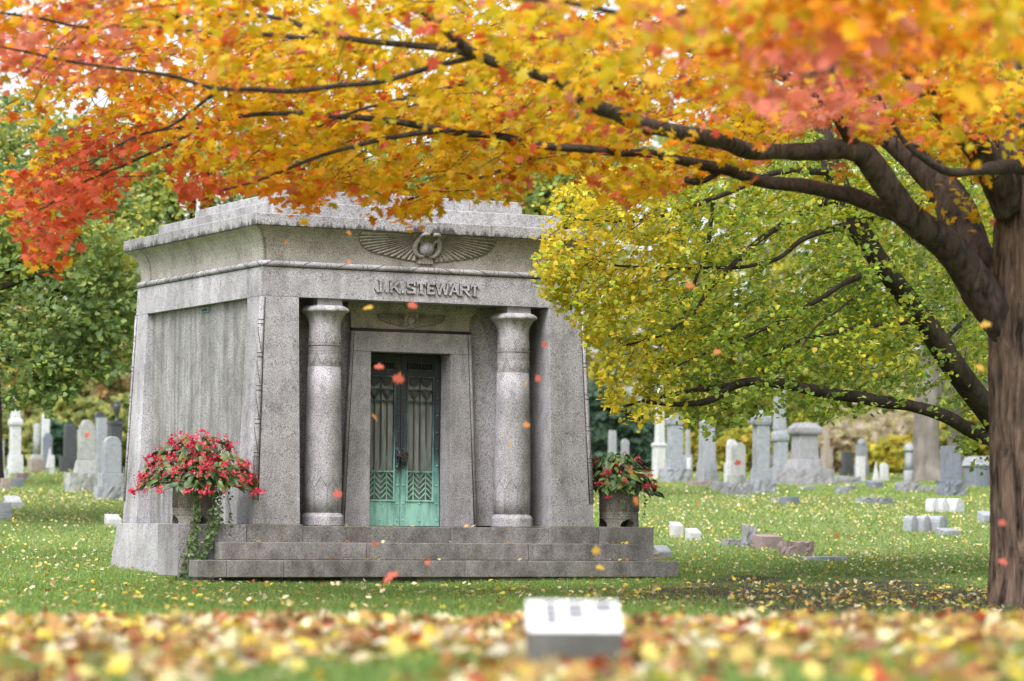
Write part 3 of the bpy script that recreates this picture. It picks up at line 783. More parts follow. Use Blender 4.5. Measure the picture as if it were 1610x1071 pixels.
# bronze doors
def door_leaf(s):
    """s = -1 left leaf, +1 right leaf; local x = 0 at the meeting edge, 0.57 at the hinge"""
    D = empty('door_leaf', (2.285, .74, 0)); D.parent = T
    X = lambda x: s * x
    def bx(mb, x0, x1, y0, y1, z0, z1):
        a, c = sorted((X(x0), X(x1))); mb.box(a, c, y0, y1, z0, z1)
    fr = MB()
    bx(fr, .003, .085, 0, .05, -.015, 2.24); bx(fr, .478, .572, 0, .05, -.015, 2.24)
    bx(fr, .085, .478, .002, .05, -.015, .31); bx(fr, .085, .478, .002, .05, 1.955, 2.03); bx(fr, .085, .478, .002, .05, 2.135, 2.24)
    fr.build('frame', BRONZE, D, .004)
    rim = MB()
    for (x0, x1, z0, z1) in ((.085, .103, .31, 1.955), (.460, .478, .31, 1.955), (.103, .46, .31, .33), (.103, .46, 1.935, 1.955)): bx(rim, x0, x1, -.014, .01, z0, z1)
    for (x0, x1, z0, z1) in ((.10, .463, 2.03, 2.042), (.10, .463, 2.123, 2.135), (.10, .112, 2.042, 2.123), (.451, .463, 2.042, 2.123)): bx(rim, x0, x1, -.008, .02, z0, z1)
    rim.build('rim', BRONZE_R, D)
    gl = MB(); bx(gl, .10, .465, .034, .040, .31, 1.955); gl.build('pane', GLASS, D)
    bk = MB(); bx(bk, .10, .465, .03, .045, 2.03, 2.135); bk.build('grille_back', IRON, D)
    for k in range(8):
        x = .135 + k * .041; mb = MB()
        mb.lathe([(.004, 2.042), (.011, 2.055), (.006, 2.068), (.013, 2.085), (.006, 2.10), (.011, 2.11), (.004, 2.123)], (X(x), .012, 0), 8); mb.build('baluster', BRONZE, D)
    for k, (x, wd_) in enumerate(((.192, .006), (.281, .008), (.371, .006))):
        mb = MB(); bx(mb, x - wd_, x + wd_, .004, .018, .70, 1.955 if k == 1 else 1.64); mb.build('bar', BRONZE, D)
    for z in (.70, 1.625, 1.775):
        mb = MB(); bx(mb, .103, .46, -.004, .02, z - .009, z + .009); mb.build('rail', BRONZE_R, D)
    for half in (0, 1):
        xc = .192 + half * .179
        mb = MB(); bx(mb, xc - .005, xc + .005, .004, .016, .33, .69); mb.build('stem', BRONZE_R, D)
        for k in range(5):
            mb = MB(); z = .375 + k * .07
            for sg in (-1, 1):
                p = [(xc, z + .045), (xc, z + .061), (xc + sg * .086, z - .022), (xc + sg * .086, z - .038)]
                pp = [(X(x), zz) for x, zz in p]; mb.prism(pp, .003 + .001 * sg, .015)
            mb.build('chevron', BRONZE_R, D)
        # lotus cup and paired leaves above
        cup = MB(); pts = [(X(xc + .076 * math.cos(a)), 1.935 + .115 * math.sin(a)) for a in np.linspace(math.pi, 2 * math.pi, 13)]
        cup.prism(pts, .006, .02); cup.build('lotus_cup', BRONZE, D)
        for sg in (-1, 1):
            lf = MB(); lf.tube([(X(xc + sg * x), .01, z) for x, z in spline([(.0, 1.635), (.012, 1.68), (.045, 1.715), (.08, 1.735)], 4)], [.006, .008, .010, .011, .012, .012, .011, .010, .009, .007, .005, .004, .003], 6)
            lf.tube([(X(xc + sg * x), .01, z) for x, z in spline([(.0, 1.685), (.015, 1.72), (.05, 1.752), (.08, 1.765)], 4)], .006, 6)
            lf.build('leaf_ornament', BRONZE, D)
    def dome(x, z, r):
        mb = MB(); mb.lathe([(r, 0), (r * .9, r * .45), (r * .5, r * .8), (r * .08, r * .9)], n=10)
        mb.v = [(X(x) + a, -c, z + b_) for a, b_, c in mb.v]; return mb
    for x, zs in ((.042, (.06, .28, .52, .78, 1.0, 1.22, 1.44, 1.66, 1.9, 2.19)), (.528, (.06, .28, .52, .78, 1.0, 1.22, 1.44, 1.66, 1.9, 2.19)), (.28, (.06, .28, 2.19))):
        for z in zs: dome(x, z, .0145).build('rivet', BRONZE_R, D)
    h = MB(); h.tube([(X(.045), -.05, .79), (X(.045), -.055, .97)], .011, 8)
    for z in (.79, .97): h.tube([(X(.045), .0, z), (X(.045), -.05, z)], [.02, .014], 8)
    hh = h.build('pull_handle', BRONZE, D)
    for z in (.765, .99): dome(.045, z, .026).build('knob', BRONZE, hh)
door_leaf(-1); door_leaf(1)
MB().box(1.70, W0 - 1.70, .80, .83, -.02, 2.25).build('inner_shutter', IRON, T)

# steps, floor and plinth, block by block
def blocks(name, cuts, v0, v1, z0, z1, mat=GR_STEP, gap=.004, bev=.009):
    for a, c in zip(cuts[:-1], cuts[1:]):
        MB().box(a + gap / 2, c - gap / 2, v0, v1, z0, z1).build(name, mat, T, bev)
MB().box(.50, W0 - .50, -.10, .80, -.09, -.022).build('porch_floor', GR_STEP, T)
blocks('step_block', [-.225, .54], -.142, .3, -.43, -.002)
blocks('step_block', [.54, 2.6, 4.03], -.142, -.101, -.43, -.022)
blocks('step_block', [4.03, 4.775], -.142, .3, -.43, -.002)
blocks('step_block', [-.677, 1.30, 3.6, 5.225], -.405, -.143, -.445, -.2275)
blocks('step_block', [-.70, .052, 2.55, 4.795, 5.67], -.69, -.15, -.655, -.447)
MB().box(-1.10, -.702, -.69, -.43, -.655, -.447).build('step_block', GR_STEP, T, .009)
def pl_block(v0, v1):
    o0, o1 = .28, .19
    for sgn in (0, 1):
        f = (lambda x: x) if sgn == 0 else (lambda x: W0 - x)
        a, c = (f(-o0), f(.4)); a2, c2 = (f(-o1), f(.4))
        b_ = [(a, v0, -.78), (c, v0, -.78), (c, v1, -.78), (a, v1, -.78)]
        e = .09 if v1 > L0 else 0
        t_ = [(a2, v0, -.002), (c2, v0, -.002), (c2, v1 - e, -.002), (a2, v1 - e, -.002)]
        if sgn: b_ = [b_[1], b_[0], b_[3], b_[2]]; t_ = [t_[1], t_[0], t_[3], t_[2]]
        MB().hexa(b_, t_).build('plinth_block', GR_PLINTH, T, .008)
pl_block(.302, L0 + .28)
MB().box(.41, W0 - .41, .35, L0 + .2, -.78, -.1).build('plinth_core', GR_ROUGH, T)
MB().box(-1.145, -.229, -.15, .55, -.65, -.004).build('pedestal', granite('granite_pedestal', base=(.37, .362, .385), speck=70, contrast=.8, streak=.6), T, .01)
MB().box(4.779, 5.596, -.15, .55, -.65, -.004).build('pedestal', GR_STEP, T, .008)
for i, (a, c, vv) in enumerate(((1.9, 3.1, -.60), (3.1, 4.35, -.60), (.9, 1.9, -.55), (-.1, .9, -.38), (-1.0, -.1, -.35), (4.4, 5.45, -.5))):
    rb = rough_block((c - a) / 2, .14, .20, .02, i + 3)
    rb.build('foundation_stone', GR_ROUGH, T, loc=((a + c) / 2, vv + .14, -.86))
MB().box(-1.0, 5.5, -.28, .3, -.9, -.66).build('foundation_core', GR_ROUGH, T)

def wl(u, v, z): return (O.x + UD[0] * u + VD[0] * v, O.y + UD[1] * u + VD[1] * v, z)
# chain round the door pulls: a thing that hangs on the doors
ch = MB(); r2_ = random.Random(4)
for k in range(5):
    zc = .885 + k * .014; pts = []
    for q in np.linspace(0, 2 * math.pi, 18)[:-1]:
        pts.append((.085 * math.cos(q) + r2_.uniform(-.006, .006), .03 * math.sin(q) + r2_.uniform(-.004, .004), zc + .018 * math.sin(q * 2 + k) + r2_.uniform(-.006, .006)))
    ch.tube(pts, .0065, 5, closed=True)
for k in range(3):
    ch.tube([(-.02 + .03 * k, -.03, .87), (-.015 + .03 * k, -.04, .84), (-.01 + .02 * k, -.035, .815)], .006, 5)
co = ch.build('chain', CHAIN, None, loc=wl(2.285, .69, 0), rot=(0, 0, ANG))
tag(co, 'dark rusty chain wound round the two bronze door pulls', 'chain')

# ------------------------------------------------------------------ planters with begonias
def planter(u, v, label):
    P = empty('planter', wl(u, v, -.003), ANG); tag(P, label, 'planter', 'granite planters on the pedestals')
    n = 48
    def foot(a, z): return 1
    MB().lathe([(.262, .10), (.262, .125), (.255, .13), (.262, .138), (.262, .155), (.255, .16), (.262, .168), (.262, .185), (.254, .19), (.256, .30), (.262, .42), (.272, .49), (.285, .52), (.290, .545), (.29, .585), (.25, .585), (.235, .54), (.2, .52)], n=n).build('bowl', GR_URN, P)
    for k in range(4):
        a = math.pi / 4 + k * math.pi / 2
        mb = MB(); vs_ = []
        m = 7
        for z, r_o, sp in ((0, .268, .34), (.03, .264, .36), (.07, .262, .47), (.102, .262, .74)):
            for j in range(m):
                q = a + sp * (-1 + 2 * j / (m - 1)); vs_.append((r_o * math.cos(q), r_o * math.sin(q), z))
            for j in range(m):
                q = a + sp * (-1 + 2 * j / (m - 1)); vs_.append((.17 * math.cos(q), .17 * math.sin(q), z))
        fs_ = []
        for i in range(3):
            for j in range(m - 1):
                p = i * 2 * m + j; q_ = p + 2 * m; fs_.append((p, p + 1, q_ + 1, q_))
                p += m; q_ += m; fs_.append((p + 1, p, q_, q_ + 1))
            p = i * 2 * m; q_ = p + 2 * m; fs_ += [(p + m, p, q_, q_ + m), (p + m - 1, p + 2 * m - 1, q_ + 2 * m - 1, q_ + m - 1)]
        mb.add(vs_, fs_); mb.build('foot', GR_URN, P)
    cvm = MB()
    for k in range(8):
        ac = 2 * math.pi * (k + .5) / 8
        for sc_ in (1, .62, .3):
            cvm.tube([(.262 * math.cos(ac + .3 * sc_ * s), .262 * math.sin(ac + .3 * sc_ * s), .20 + .2 * sc_ * (1 - abs(s) ** 1.7)) for s in np.linspace(-1, 1, 9)], .0055, 4)
    tag(cvm.build('carving', GR_URN, P), kind='stuff')
    MB().lathe([(.25, .50), (.25, .555)], n=24).build('soil', plain('potting_soil', (.03, .022, .016), .95, 40), P)
    return P
planter(-.835, .12, 'granite planter on the pedestal left of the steps, hung with trailing vine')
planter(5.215, .12, 'granite planter on the pedestal right of the steps, beside the lawn')
BEG_LEAF = leafmat('begonia_leaf', .15, attr=False, colr=[(0, (.03, .07, .026)), (.55, (.075, .15, .045)), (.85, (.16, .21, .045)), (1, (.16, .12, .04))], gloss=.45, rough=.42)
BEG_FL = leafmat('begonia_flower', .35, attr=False, colr=[(0, (.50, .025, .075)), (.5, (.68, .05, .11)), (1, (.80, .14, .20))], gloss=.3)
VINE = leafmat('vine_leaf', .25, gloss=.3)
STEM = plain('begonia_stem', (.16, .10, .05), .6)
def beg_leaf_mesh():
    pts = [(0, -.45), (.25, -.38), (.36, -.1), (.30, .2), (.14, .45), (0, .7), (-.10, .42), (-.22, .15), (-.26, -.12), (-.18, -.36)]
    V = [(0, -.1, .06), (0, .25, .05)] + [(x, y, -.12 * abs(x) * 2 - .22 * max(0, y) ** 2) for x, y in pts]
    n = len(pts); Tt = []
    for i in range(n):
        j = (i + 1) % n; c = 1 if (pts[i][1] + pts[j][1]) / 2 > .08 else 0
        Tt.append((c, 2 + i, 2 + j))
    Tt += [(0, 5, 1), (0, 1, 9)]
    return mesh_np('begonia_leaf', np.array(V), np.array(Tt))
BLM = beg_leaf_mesh(); BLM.materials.append(BEG_LEAF)
def flower_mesh(seed):
    r = np.random.default_rng(seed); n = 16
    P = r.normal(0, 1, (n, 3)) * np.array([.035, .035, .028]); R = frames(n, 1.1, r); S = r.uniform(.03, .05, n)
    V0, T0 = OVAL; k = len(V0)
    V = np.einsum('nij,kj->nki', R, V0) * S[:, None, None] + P[:, None, :]
    me = mesh_np('flower_cluster', V.reshape(-1, 3), (T0[None] + (np.arange(n) * k)[:, None, None]).reshape(-1, 3)); me.materials.append(BEG_FL); return me
FLM = [flower_mesh(s) for s in range(4)]
def begonia(u, v, rx, rz, nl, nf, label, seed, lean=0.0):
    r = np.random.default_rng(seed)
    base = Vector(wl(u, v, .55)); B = empty('begonia', base); tag(B, label, 'plant', 'red begonias in the planters')
    st = MB()
    for i in range(nl):
        a = r.uniform(-math.pi, .1) if r.uniform() < .72 else r.uniform(0, 2 * math.pi); q = r.uniform(0, 1) ** .5; hh = (1 - q * q) ** .5
        x = q * rx * math.cos(a) + lean * hh; y = q * rx * .72 * math.sin(a); z = -.12 * q * q + rz * hh * r.uniform(.12, 1.0) - .01
        s = r.uniform(.09, .175)
        obj('leaf', BLM, None, B, (x, y, z), (-r.uniform(.2, 1.25), r.normal(0, .4), a - math.pi / 2 + r.normal(0, .6)), s)
        if i % 6 == 0: st.tube([(x * .12, y * .12, -.04), (x * .6, y * .6, z * .75), (x, y, z)], .006, 5)
    for i in range(nf):
        a = r.uniform(-math.pi, .15) if r.uniform() < .8 else r.uniform(0, 2 * math.pi)
        q = r.uniform(.02, 1.1) ** .55; hh = max(0, 1 - q * q) ** .5
        x = q * rx * 1.08 * math.cos(a) + lean * hh; y = q * rx * .80 * math.sin(a) - .05; z = -.16 * q * q + rz * hh * r.uniform(.35, 1.06) + .01
        o = obj('flower_cluster', FLM[i % 4], None, B, (x, y, z), (r.normal(0, .5), r.normal(0, .5), a), r.uniform(.55, 1.0)); o['kind'] = 'stuff'
        if i % 6 == 0: st.tube([(x * .2, y * .2, 0), (x * .7, y * .7, z * .8 + .02), (x, y, z)], .004, 4)
    tag(st.build('stems', STEM, B), kind='stuff')
    return B
begonia(-.80, .12, .72, .62, 370, 190, 'bushy red begonia spreading wide over the planter left of the steps', 5)
begonia(5.19, .12, .55, .44, 250, 30, 'smaller leafy begonia with few red clusters in the planter right of the steps', 6)
def vine(streams, u, v, label, seed):
    r = np.random.default_rng(seed); base = Vector(wl(u, v, 0))
    Vn = empty('trailing_vine', base, ANG); tag(Vn, label, 'vine', 'vines trailing from the planters')
    for pth, n, wdt, size in streams:
        sp = spline(pth, 8)
        mb = MB()
        for k in range(3 if wdt > .03 else 1):
            ox = r.normal(0, wdt * .6); mb.tube([(p[0] + ox + .01 * math.sin(i + k), p[1] + r.normal(0, .004), p[2]) for i, p in enumerate(sp)], .0035, 4)
        sm_ = mb.build('stem', STEM, Vn)
        i = r.integers(0, len(sp) - 1, n); f = r.uniform(0, 1, n)[:, None]
        P = sp[i] * (1 - f) + sp[i + 1] * f + np.stack([r.normal(0, wdt, n), -np.abs(r.normal(.02, .02, n)), r.normal(0, .015, n)], -1)
        R = frames(n, .7, r); R = np.einsum('ij,njk->nik', np.array([[1, 0, 0], [0, .3, -.95], [0, .95, .3]]), R)
        C = pick([(.10, .17, .065), (.15, .23, .10), (.22, .28, .14), (.07, .12, .05)], n, r, [.4, .3, .15, .15])
        tag(scatter('foliage', OVAL, P, R, r.uniform(size * .7, size * 1.3, n), C, VINE, Vn), kind='stuff')
vine([([(.12, -.20, .60), (.13, -.31, .50), (.14, -.30, .1), (.08, -.32, -.12), (-.08, -.36, -.40), (-.26, -.40, -.72)], 440, .047, .054),
      ([(-.10, -.22, .60), (-.11, -.30, .48), (-.12, -.30, .05), (-.20, -.33, -.3), (-.34, -.38, -.72)], 300, .036, .052),
      ([(.28, -.12, .58), (.34, -.2, .40), (.37, -.22, .1), (.37, -.24, -.12), (.34, -.26, -.26)], 34, .014, .042)],
     -.80, .12, 'pale green vine trailing down the planter and pedestal left of the steps', 8)
vine([([(-.10, -.22, .58), (-.10, -.30, .50), (-.11, -.285, .30), (-.11, -.29, .19)], 40, .014, .034),
      ([(.25, -.05, .58), (.33, -.08, .50), (.34, -.09, .3), (.31, -.10, .12)], 22, .014, .036)],
     5.215, .12, 'thin wisps of vine hanging down the planter right of the steps', 9)

# ------------------------------------------------------------------ gravestones
def stone(name, colr, rough=.75, lichen=.42, scale=12):
    m, t, b = newmat(name)
    n = N(t, 'ShaderNodeTexNoise', Scale=scale, Detail=6, Roughness=.7); t.links.new(mapped(t), n.inputs['Vector'])
    r = ramp(t, [(.3, .72), (.55, 1.0), (.75, 1.15)]); t.links.new(n.outputs[0], r.inputs[0]); c = mult(t, r.outputs[0], colr)
    n2 = N(t, 'ShaderNodeTexNoise', Scale=2.2, Detail=5, Roughness=.65); t.links.new(mapped(t, (1, 1, .5)), n2.inputs['Vector'])
    r2 = ramp(t, [(.48, 0.0), (.68, lichen * 2)]); t.links.new(n2.outputs[0], r2.inputs[0])
    c = mixf(t, r2.outputs[0], c, mult(t, c, (.45, .45, .40)))
    t.links.new(c, b.inputs['Base Color']); b.inputs['Roughness'].default_value = rough; bump(t, b, n.outputs[0], .006, .5); return m
SW_ = stone('white_marble', (.52, .525, .545), .6, .2)
SG = stone('grey_granite', (.30, .315, .35))
SB = stone('blue_grey_granite', (.17, .19, .235), .45)
SD = stone('dark_granite', (.06, .062, .072), .45, .3)
SM_ = stone('mottled_marble', (.33, .34, .335), .8, .55)
SP = stone('pink_granite', (.29, .22, .22), .8, .3, 30)
SR = stone('rough_granite', (.27, .27, .29), .9, .35)
ST = stone('tan_stone', (.30, .25, .22), .85, .3)

def arch_poly(w, h, n=12, shoulder=0.0, k=1.0):
    pts = [(-w, 0), (w, 0), (w, h - k * (w - shoulder))]
    for a in np.linspace(0, math.pi, n): pts.append(((w - shoulder) * math.cos(a), h - k * (w - shoulder) + k * (w - shoulder) * math.sin(a)))
    pts.append((-w, h - k * (w - shoulder)))
    return pts
def monument(name, label, secs, mat, cat='gravestone', group=None, Y=None, dr=.6, yaw=26.8, base=None, seed=0):
    """secs bottom to top: (kind, x0, x1, ytop, ybottom[, option]) in photo pixels, turned into metres at the stone's own distance"""
    x0, x1, yt, yb = secs[0][1:5]; xc = (x0 + x1) / 2
    if Y is None: p = ground_at(xc, yb)
    else:
        a, _ = ray(xc, yb); p = Vector((a * Y, Y, gz(a * Y, Y)))
    mpp = p.y / F; ground_px = to_px(p)[1]
    th = math.radians(yaw)
    E_ = empty(name, p, th); tag(E_, label, cat, group)
    names = {'box': 'die', 'taper': 'base', 'pyr': 'cap', 'gable': 'cap', 'arch': 'tablet', 'rough': 'rough_base', 'cyl': 'shaft', 'dome': 'dome', 'urn': 'urn', 'obel': 'shaft', 'slant': 'slant_block', 'cap': 'cap', 'spire': 'spire'}
    dw = {}
    for i, s in enumerate(secs):
        k, a, c, yt, yb = s[:5]; opt = s[5] if len(s) > 5 else None
        ddr = s[6] if len(s) > 6 else dr
        w = (c - a) * mpp / 2 / (math.cos(th) + ddr * abs(math.sin(th))); d = w * ddr
        off = ((a + c) / 2 - xc) * mpp * math.cos(th)
        z0 = (ground_px - yb) * mpp; z1 = (ground_px - yt) * mpp
        if i == 0: z0 = min(z0, 0) - .12
        z1 -= .001; h = z1 - z0; mb = MB(); bev = .012
        m_ = mat
        if isinstance(opt, tuple): m_, opt = opt
        if k == 'box': mb.box(-w, w, -d, d, z0, z1)
        elif k == 'taper': f_ = opt or .8; mb.taper(0, 0, w, d, w * f_, d * f_, z0, z1)
        elif k == 'obel': f_ = opt or .75; mb.taper(0, 0, w, d, w * f_, d * f_, z0, z1)
        elif k == 'spire': mb.taper(0, 0, w, d, w * .12, d * .12, z0, z1)
        elif k in ('pyr', 'cap'): mb.taper(0, 0, w * .9, d * .9, w, d, z0, z0 + h * .18); mb.taper(0, 0, w, d, w, d, z0 + h * .18, z0 + h * .55); mb.taper(0, 0, w, d, w * (opt or .25), d * (opt or .25), z0 + h * .55, z1)
        elif k == 'gable': mb.prism([(-w, z0), (w, z0), (w, z0 + h * .45), (0, z1), (-w, z0 + h * .45)], -d, d)
        elif k == 'arch': mb.prism([(x, z0 + z) for x, z in arch_poly(w, h, shoulder=(opt or 0) * w, k=min(1, h / w * .8))], -d, d); bev = .008
        elif k == 'rough': mb = rough_block(w, d, h, min(.03, h * .085), seed + i * 3 + len(label), top=.94); mb.v = [(x, y, z + z0) for x, y, z in mb.v]; bev = 0
        elif k == 'cyl': mb.lathe([(w, z0), (w * .97, z0 + h * .5), (w * .94, z1 - .02), (w * .9, z1)], n=20); bev = 0
        elif k == 'dome': mb.lathe([(w, z0), (w, z0 + h * .2)] + [(w * math.cos(q), z0 + h * .2 + h * .8 * math.sin(q)) for q in np.linspace(.1, 1.5, 7)], n=20); bev = 0
        elif k == 'urn':
            pr = [(.55, 0), (.55, .06), (.22, .12), (.22, .22), (.5, .32), (.85, .5), (.98, .66), (.92, .74), (.55, .79), (.8, .82), (.8, .85), (.4, .9), (.28, .95), (.05, 1)]
            mb.lathe([(w * q, z0 + h * z) for q, z in pr], n=20); bev = 0
        elif k == 'slant': mb.hexa([(-w, -d, z0), (w, -d, z0), (w, d, z0), (-w, d, z0)], [(-w, -d, z0 + .12 + (h - .12) * (opt or .5)), (w, -d, z0 + .12 + (h - .12) * (opt or .5)), (w, d, z1), (-w, d, z1)])
        nm = names[k] if not (k == 'box' and i == 0 and len(secs) > 1) else 'base'
        mb.build(nm, m_, E_, bev, loc=(off, 0, 0))
    return E_
GL = 'monuments on the hill left of the tomb'; GR_ = 'monuments on the hill right of the tomb'; GML = 'low markers left of the tomb'; GMR = 'low markers on the slope right of the tomb'
M_ = monument
# ---- left of the tomb
M_('gravestone', 'white marble monument with gabled cap and spire, under the dark tree', [('taper', 9, 39, 715, 740, .84), ('box', 13, 33, 670, 715), ('cap', 10, 36, 656, 670, .6), ('spire', 14, 32, 610, 656)], SW_, group=GL, dr=.9, Y=86)
M_('gravestone', 'plain pale pillar cut by the photo edge beside the white spire', [('taper', -12, 9, 735, 742, .9), ('box', -8, 7, 692, 735)], SG, group=GL, Y=84)
M_('gravestone', 'mottled broken column on a tan square base', [('box', 42, 71, 722, 736, (ST, None), 1), ('taper', 46, 69, 715, 722, .9, 1), ('cyl', 49, 67, 666, 715, None, 1)], SM_, group=GL, Y=88)
M_('gravestone', 'narrow white tablet rising behind the mottled column', [('box', 62, 80, 700, 738), ('arch', 64, 77, 650, 700, .0, .4)], SW_, group=GL, Y=96)
M_('gravestone', 'dark round-topped stone just right of the mottled column', [('arch', 66, 82, 681, 738, .15, .4)], SB, group=GL, Y=92)
M_('gravestone', 'small white leaning wedge on the lawn right of the mottled column', [('box', 77, 86, 716, 736), ('spire', 71, 84, 704, 736, None, .5)], SW_, group=GL, Y=87)
M_('gravestone', 'dark polished slab on a lower dark base', [('box', 92, 122, 718, 736), ('box', 99, 120, 669, 718)], SD, group=GL, Y=88)
M_('gravestone', 'tall mottled stone with scrolled shoulders on a wide rough base', [('rough', 99, 158, 744, 773), ('taper', 114, 156, 723, 745, .74), ('box', 121, 150, 676, 723), ('arch', 123, 149, 660, 676, .25)], SM_, group=GL, dr=.55)
M_('gravestone', 'tall pale slab standing behind the scrolled stone', [('box', 147, 171, 718, 742), ('box', 149, 168, 657, 718)], SG, group=GL, Y=84)
M_('gravestone', 'dark arched stone showing just above the pale slab', [('arch', 147, 165, 647, 742, 0, .4)], SD, group=GL, Y=94)
M_('gravestone', 'dark granite pedestal crowned by a stone urn, close to the tomb wall', [('box', 165, 195, 735, 752, None, .9), ('box', 168, 192, 668, 735, None, .9), ('box', 166, 194, 663, 668, None, .9), ('urn', 173, 191, 627, 663, None, 1)], SD, group=GL, Y=82)
M_('gravestone', 'pale arched stone on two stepped bases, nearest the tomb wall', [('rough', 146, 197, 765, 786), ('box', 153, 194, 744, 766), ('box', 160, 191, 702, 744), ('arch', 161, 190, 686, 702, 0)], SG, group=GL, dr=.5)
M_('grave_marker', 'white slant marker on the grass at the far left edge', [('slant', 5, 36, 779, 800, .5)], SW_, group=GML, dr=.8)
M_('grave_marker', 'grey block marker in front of the white slant marker, cut by the photo edge', [('box', -8, 19, 806, 818), ('box', -6, 18, 790, 806)], SG, group=GML)
M_('grave_marker', 'white slant marker peeping out beside the tomb plinth', [('slant', 163, 192, 808, 826, .55)], SW_, group=GML, dr=.8)
M_('grave_marker', 'small tan block marker below the white spire monument', [('box', 0, 18, 752, 771)], ST, group=GML)
M_('grave_marker', 'low dark block beside the small tan marker', [('box', 18, 39, 752, 766)], SB, group=GML)
M_('grave_marker', 'flat pinkish stone lying on the grass below the white spire', [('rough', 20, 47, 744, 754)], SP, group=GML, dr=.8)
M_('grave_marker', 'pale rounded rock behind the small tan marker', [('rough', -4, 15, 738, 752)], SW_, group=GML)
# ---- right of the tomb
M_('gravestone', 'white obelisk on a square pedestal, right of the planter', [('box', 1025, 1047, 702, 737, None, .9), ('cap', 1023, 1049, 696, 703, .8, .9), ('obel', 1029, 1046, 600, 696, .7, .9)], SW_, group=GR_, Y=86, dr=.9)
M_('gravestone', 'pale gabled die on a broad rough base beside the white obelisk', [('rough', 1034, 1088, 737, 758), ('box', 1045, 1078, 723, 738), ('box', 1048, 1074, 668, 723), ('gable', 1045, 1077, 648, 668)], SG, group=GR_)
M_('gravestone', 'little white cylinder post between the gabled die and the grey obelisk', [('cyl', 1078, 1088, 720, 742, None, 1)], SW_, group=GR_, Y=84)
M_('gravestone', 'thin far pillar seen in the gap behind the little white post', [('box', 1074, 1089, 715, 742), ('obel', 1077, 1086, 675, 715, .8)], SG, group=GR_, Y=98)
M_('gravestone', 'grey tapering obelisk with stepped bases, half hidden by yellow leaves', [('box', 1093, 1130, 744, 758), ('box', 1095, 1128, 727, 744), ('obel', 1097, 1126, 672, 727, .84), ('pyr', 1099, 1125, 658, 672, .2)], SG, group=GR_, dr=.9)
M_('gravestone', 'bright white arched tablet behind the weathered marble stone', [('box', 1138, 1163, 728, 748), ('arch', 1141, 1160, 691, 728, .1, .5)], SW_, group=GR_, Y=80)
M_('gravestone', 'weathered round-topped white marble stone on a square base', [('box', 1143, 1175, 746, 762), ('arch', 1150, 1173, 696, 746, .08, .6)], SM_, group=GR_, dr=.7)
M_('gravestone', 'grey pillar with a rock-faced pyramid cap, on a rough footing', [('rough', 1173, 1222, 754, 775), ('box', 1180, 1214, 737, 755), ('box', 1182, 1210, 669, 737), ('cap', 1175, 1212, 645, 669, .3)], SG, group=GR_, dr=.75)
for i, (a, c, yt, yb, m_, lb) in enumerate(((1117, 1146, 758, 772, SR, 'dark rounded boulder at the foot of the weathered marble stone'), (1134, 1160, 760, 778, SR, 'larger pale boulder in the border stones before the capped pillar'), (1155, 1184, 762, 777, SR, 'boulder touching the footing of the capped pillar'))):
    M_('border_boulder', lb, [('rough', a, c, yt, yb)], m_, 'boulder', 'border boulders by the capped pillar', dr=.8, seed=i * 9)
M_('grave_marker', 'pinkish flat ledger stone before the grey obelisk', [('rough', 1078, 1120, 757, 765)], SP, group=GMR, dr=.6)
M_('grave_marker', 'small flat stone flush in the grass below the border boulders', [('box', 1160, 1185, 778, 782)], SG, group=GMR)
M_('gravestone', 'tall pale obelisk on a dark die, behind the capped pillar', [('box', 1212, 1242, 735, 748, None, .9), ('box', 1216, 1239, 694, 735, None, .9), ('cap', 1212, 1241, 676, 694, .75, .9), ('obel', 1214, 1236, 590, 676, .72, .9)], SG, group=GR_, Y=84, dr=.9)
M_('gravestone', 'massive flared granite monument with a rounded rock cap and a pale oval', [('rough', 1220, 1313, 737, 762), ('taper', 1231, 1295, 722, 738, .8), ('taper', 1243, 1287, 684, 722, .92), ('cap', 1237, 1293, 665, 684, .62)], SR, group=GR_, dr=.75)
M_('gravestone', 'brownish far obelisk right of the massive rock-capped monument', [('box', 1290, 1309, 705, 742), ('obel', 1294, 1305, 672, 705, .7)], ST, group=GR_, Y=100, dr=.9)
M_('gravestone', 'dark upright slab far off left of the white domed monument', [('box', 1320, 1345, 736, 748), ('box', 1323, 1342, 711, 736)], SD, group=GR_, Y=92)
M_('gravestone', 'pale monument with a domed head behind two small white stones', [('box', 1343, 1366, 728, 748, None, .9), ('box', 1345, 1364, 700, 728, None, .9), ('dome', 1345, 1364, 690, 700, None, 1)], SG, group=GR_, Y=90)
M_('gravestone', 'narrow bright white stone directly before the domed monument', [('box', 1345, 1361, 718, 751)], SW_, group=GR_, Y=84)
M_('gravestone', 'small white leaning stone, left of a pair on the lawn', [('spire', 1370, 1384, 726, 751, None, .6)], SW_, group=GR_, Y=84)
M_('gravestone', 'small white round-topped stone, right of a pair on the lawn', [('arch', 1383, 1397, 728, 751, 0, .6)], SW_, group=GR_, Y=84)
M_('gravestone', 'pale round domed pillar just left of the big grey tree trunk', [('cyl', 1417, 1440, 740, 750, None, 1), ('cyl', 1420, 1438, 710, 740, None, 1), ('dome', 1418, 1440, 696, 710, None, 1)], SG, group=GR_, Y=82)
M_('gravestone', 'blue-grey square die on a rough base right of the big trunk', [('rough', 1471, 1519, 755, 779), ('box', 1478, 1511, 702, 756)], SB, group=GR_, dr=.7)
M_('gravestone', 'broad dark tomb chest with pale lid beside the maple trunk', [('box', 1516, 1566, 733, 755, (SB, None)), ('taper', 1512, 1570, 718, 733, .8)], SG, group=GR_, dr=.8, Y=78)
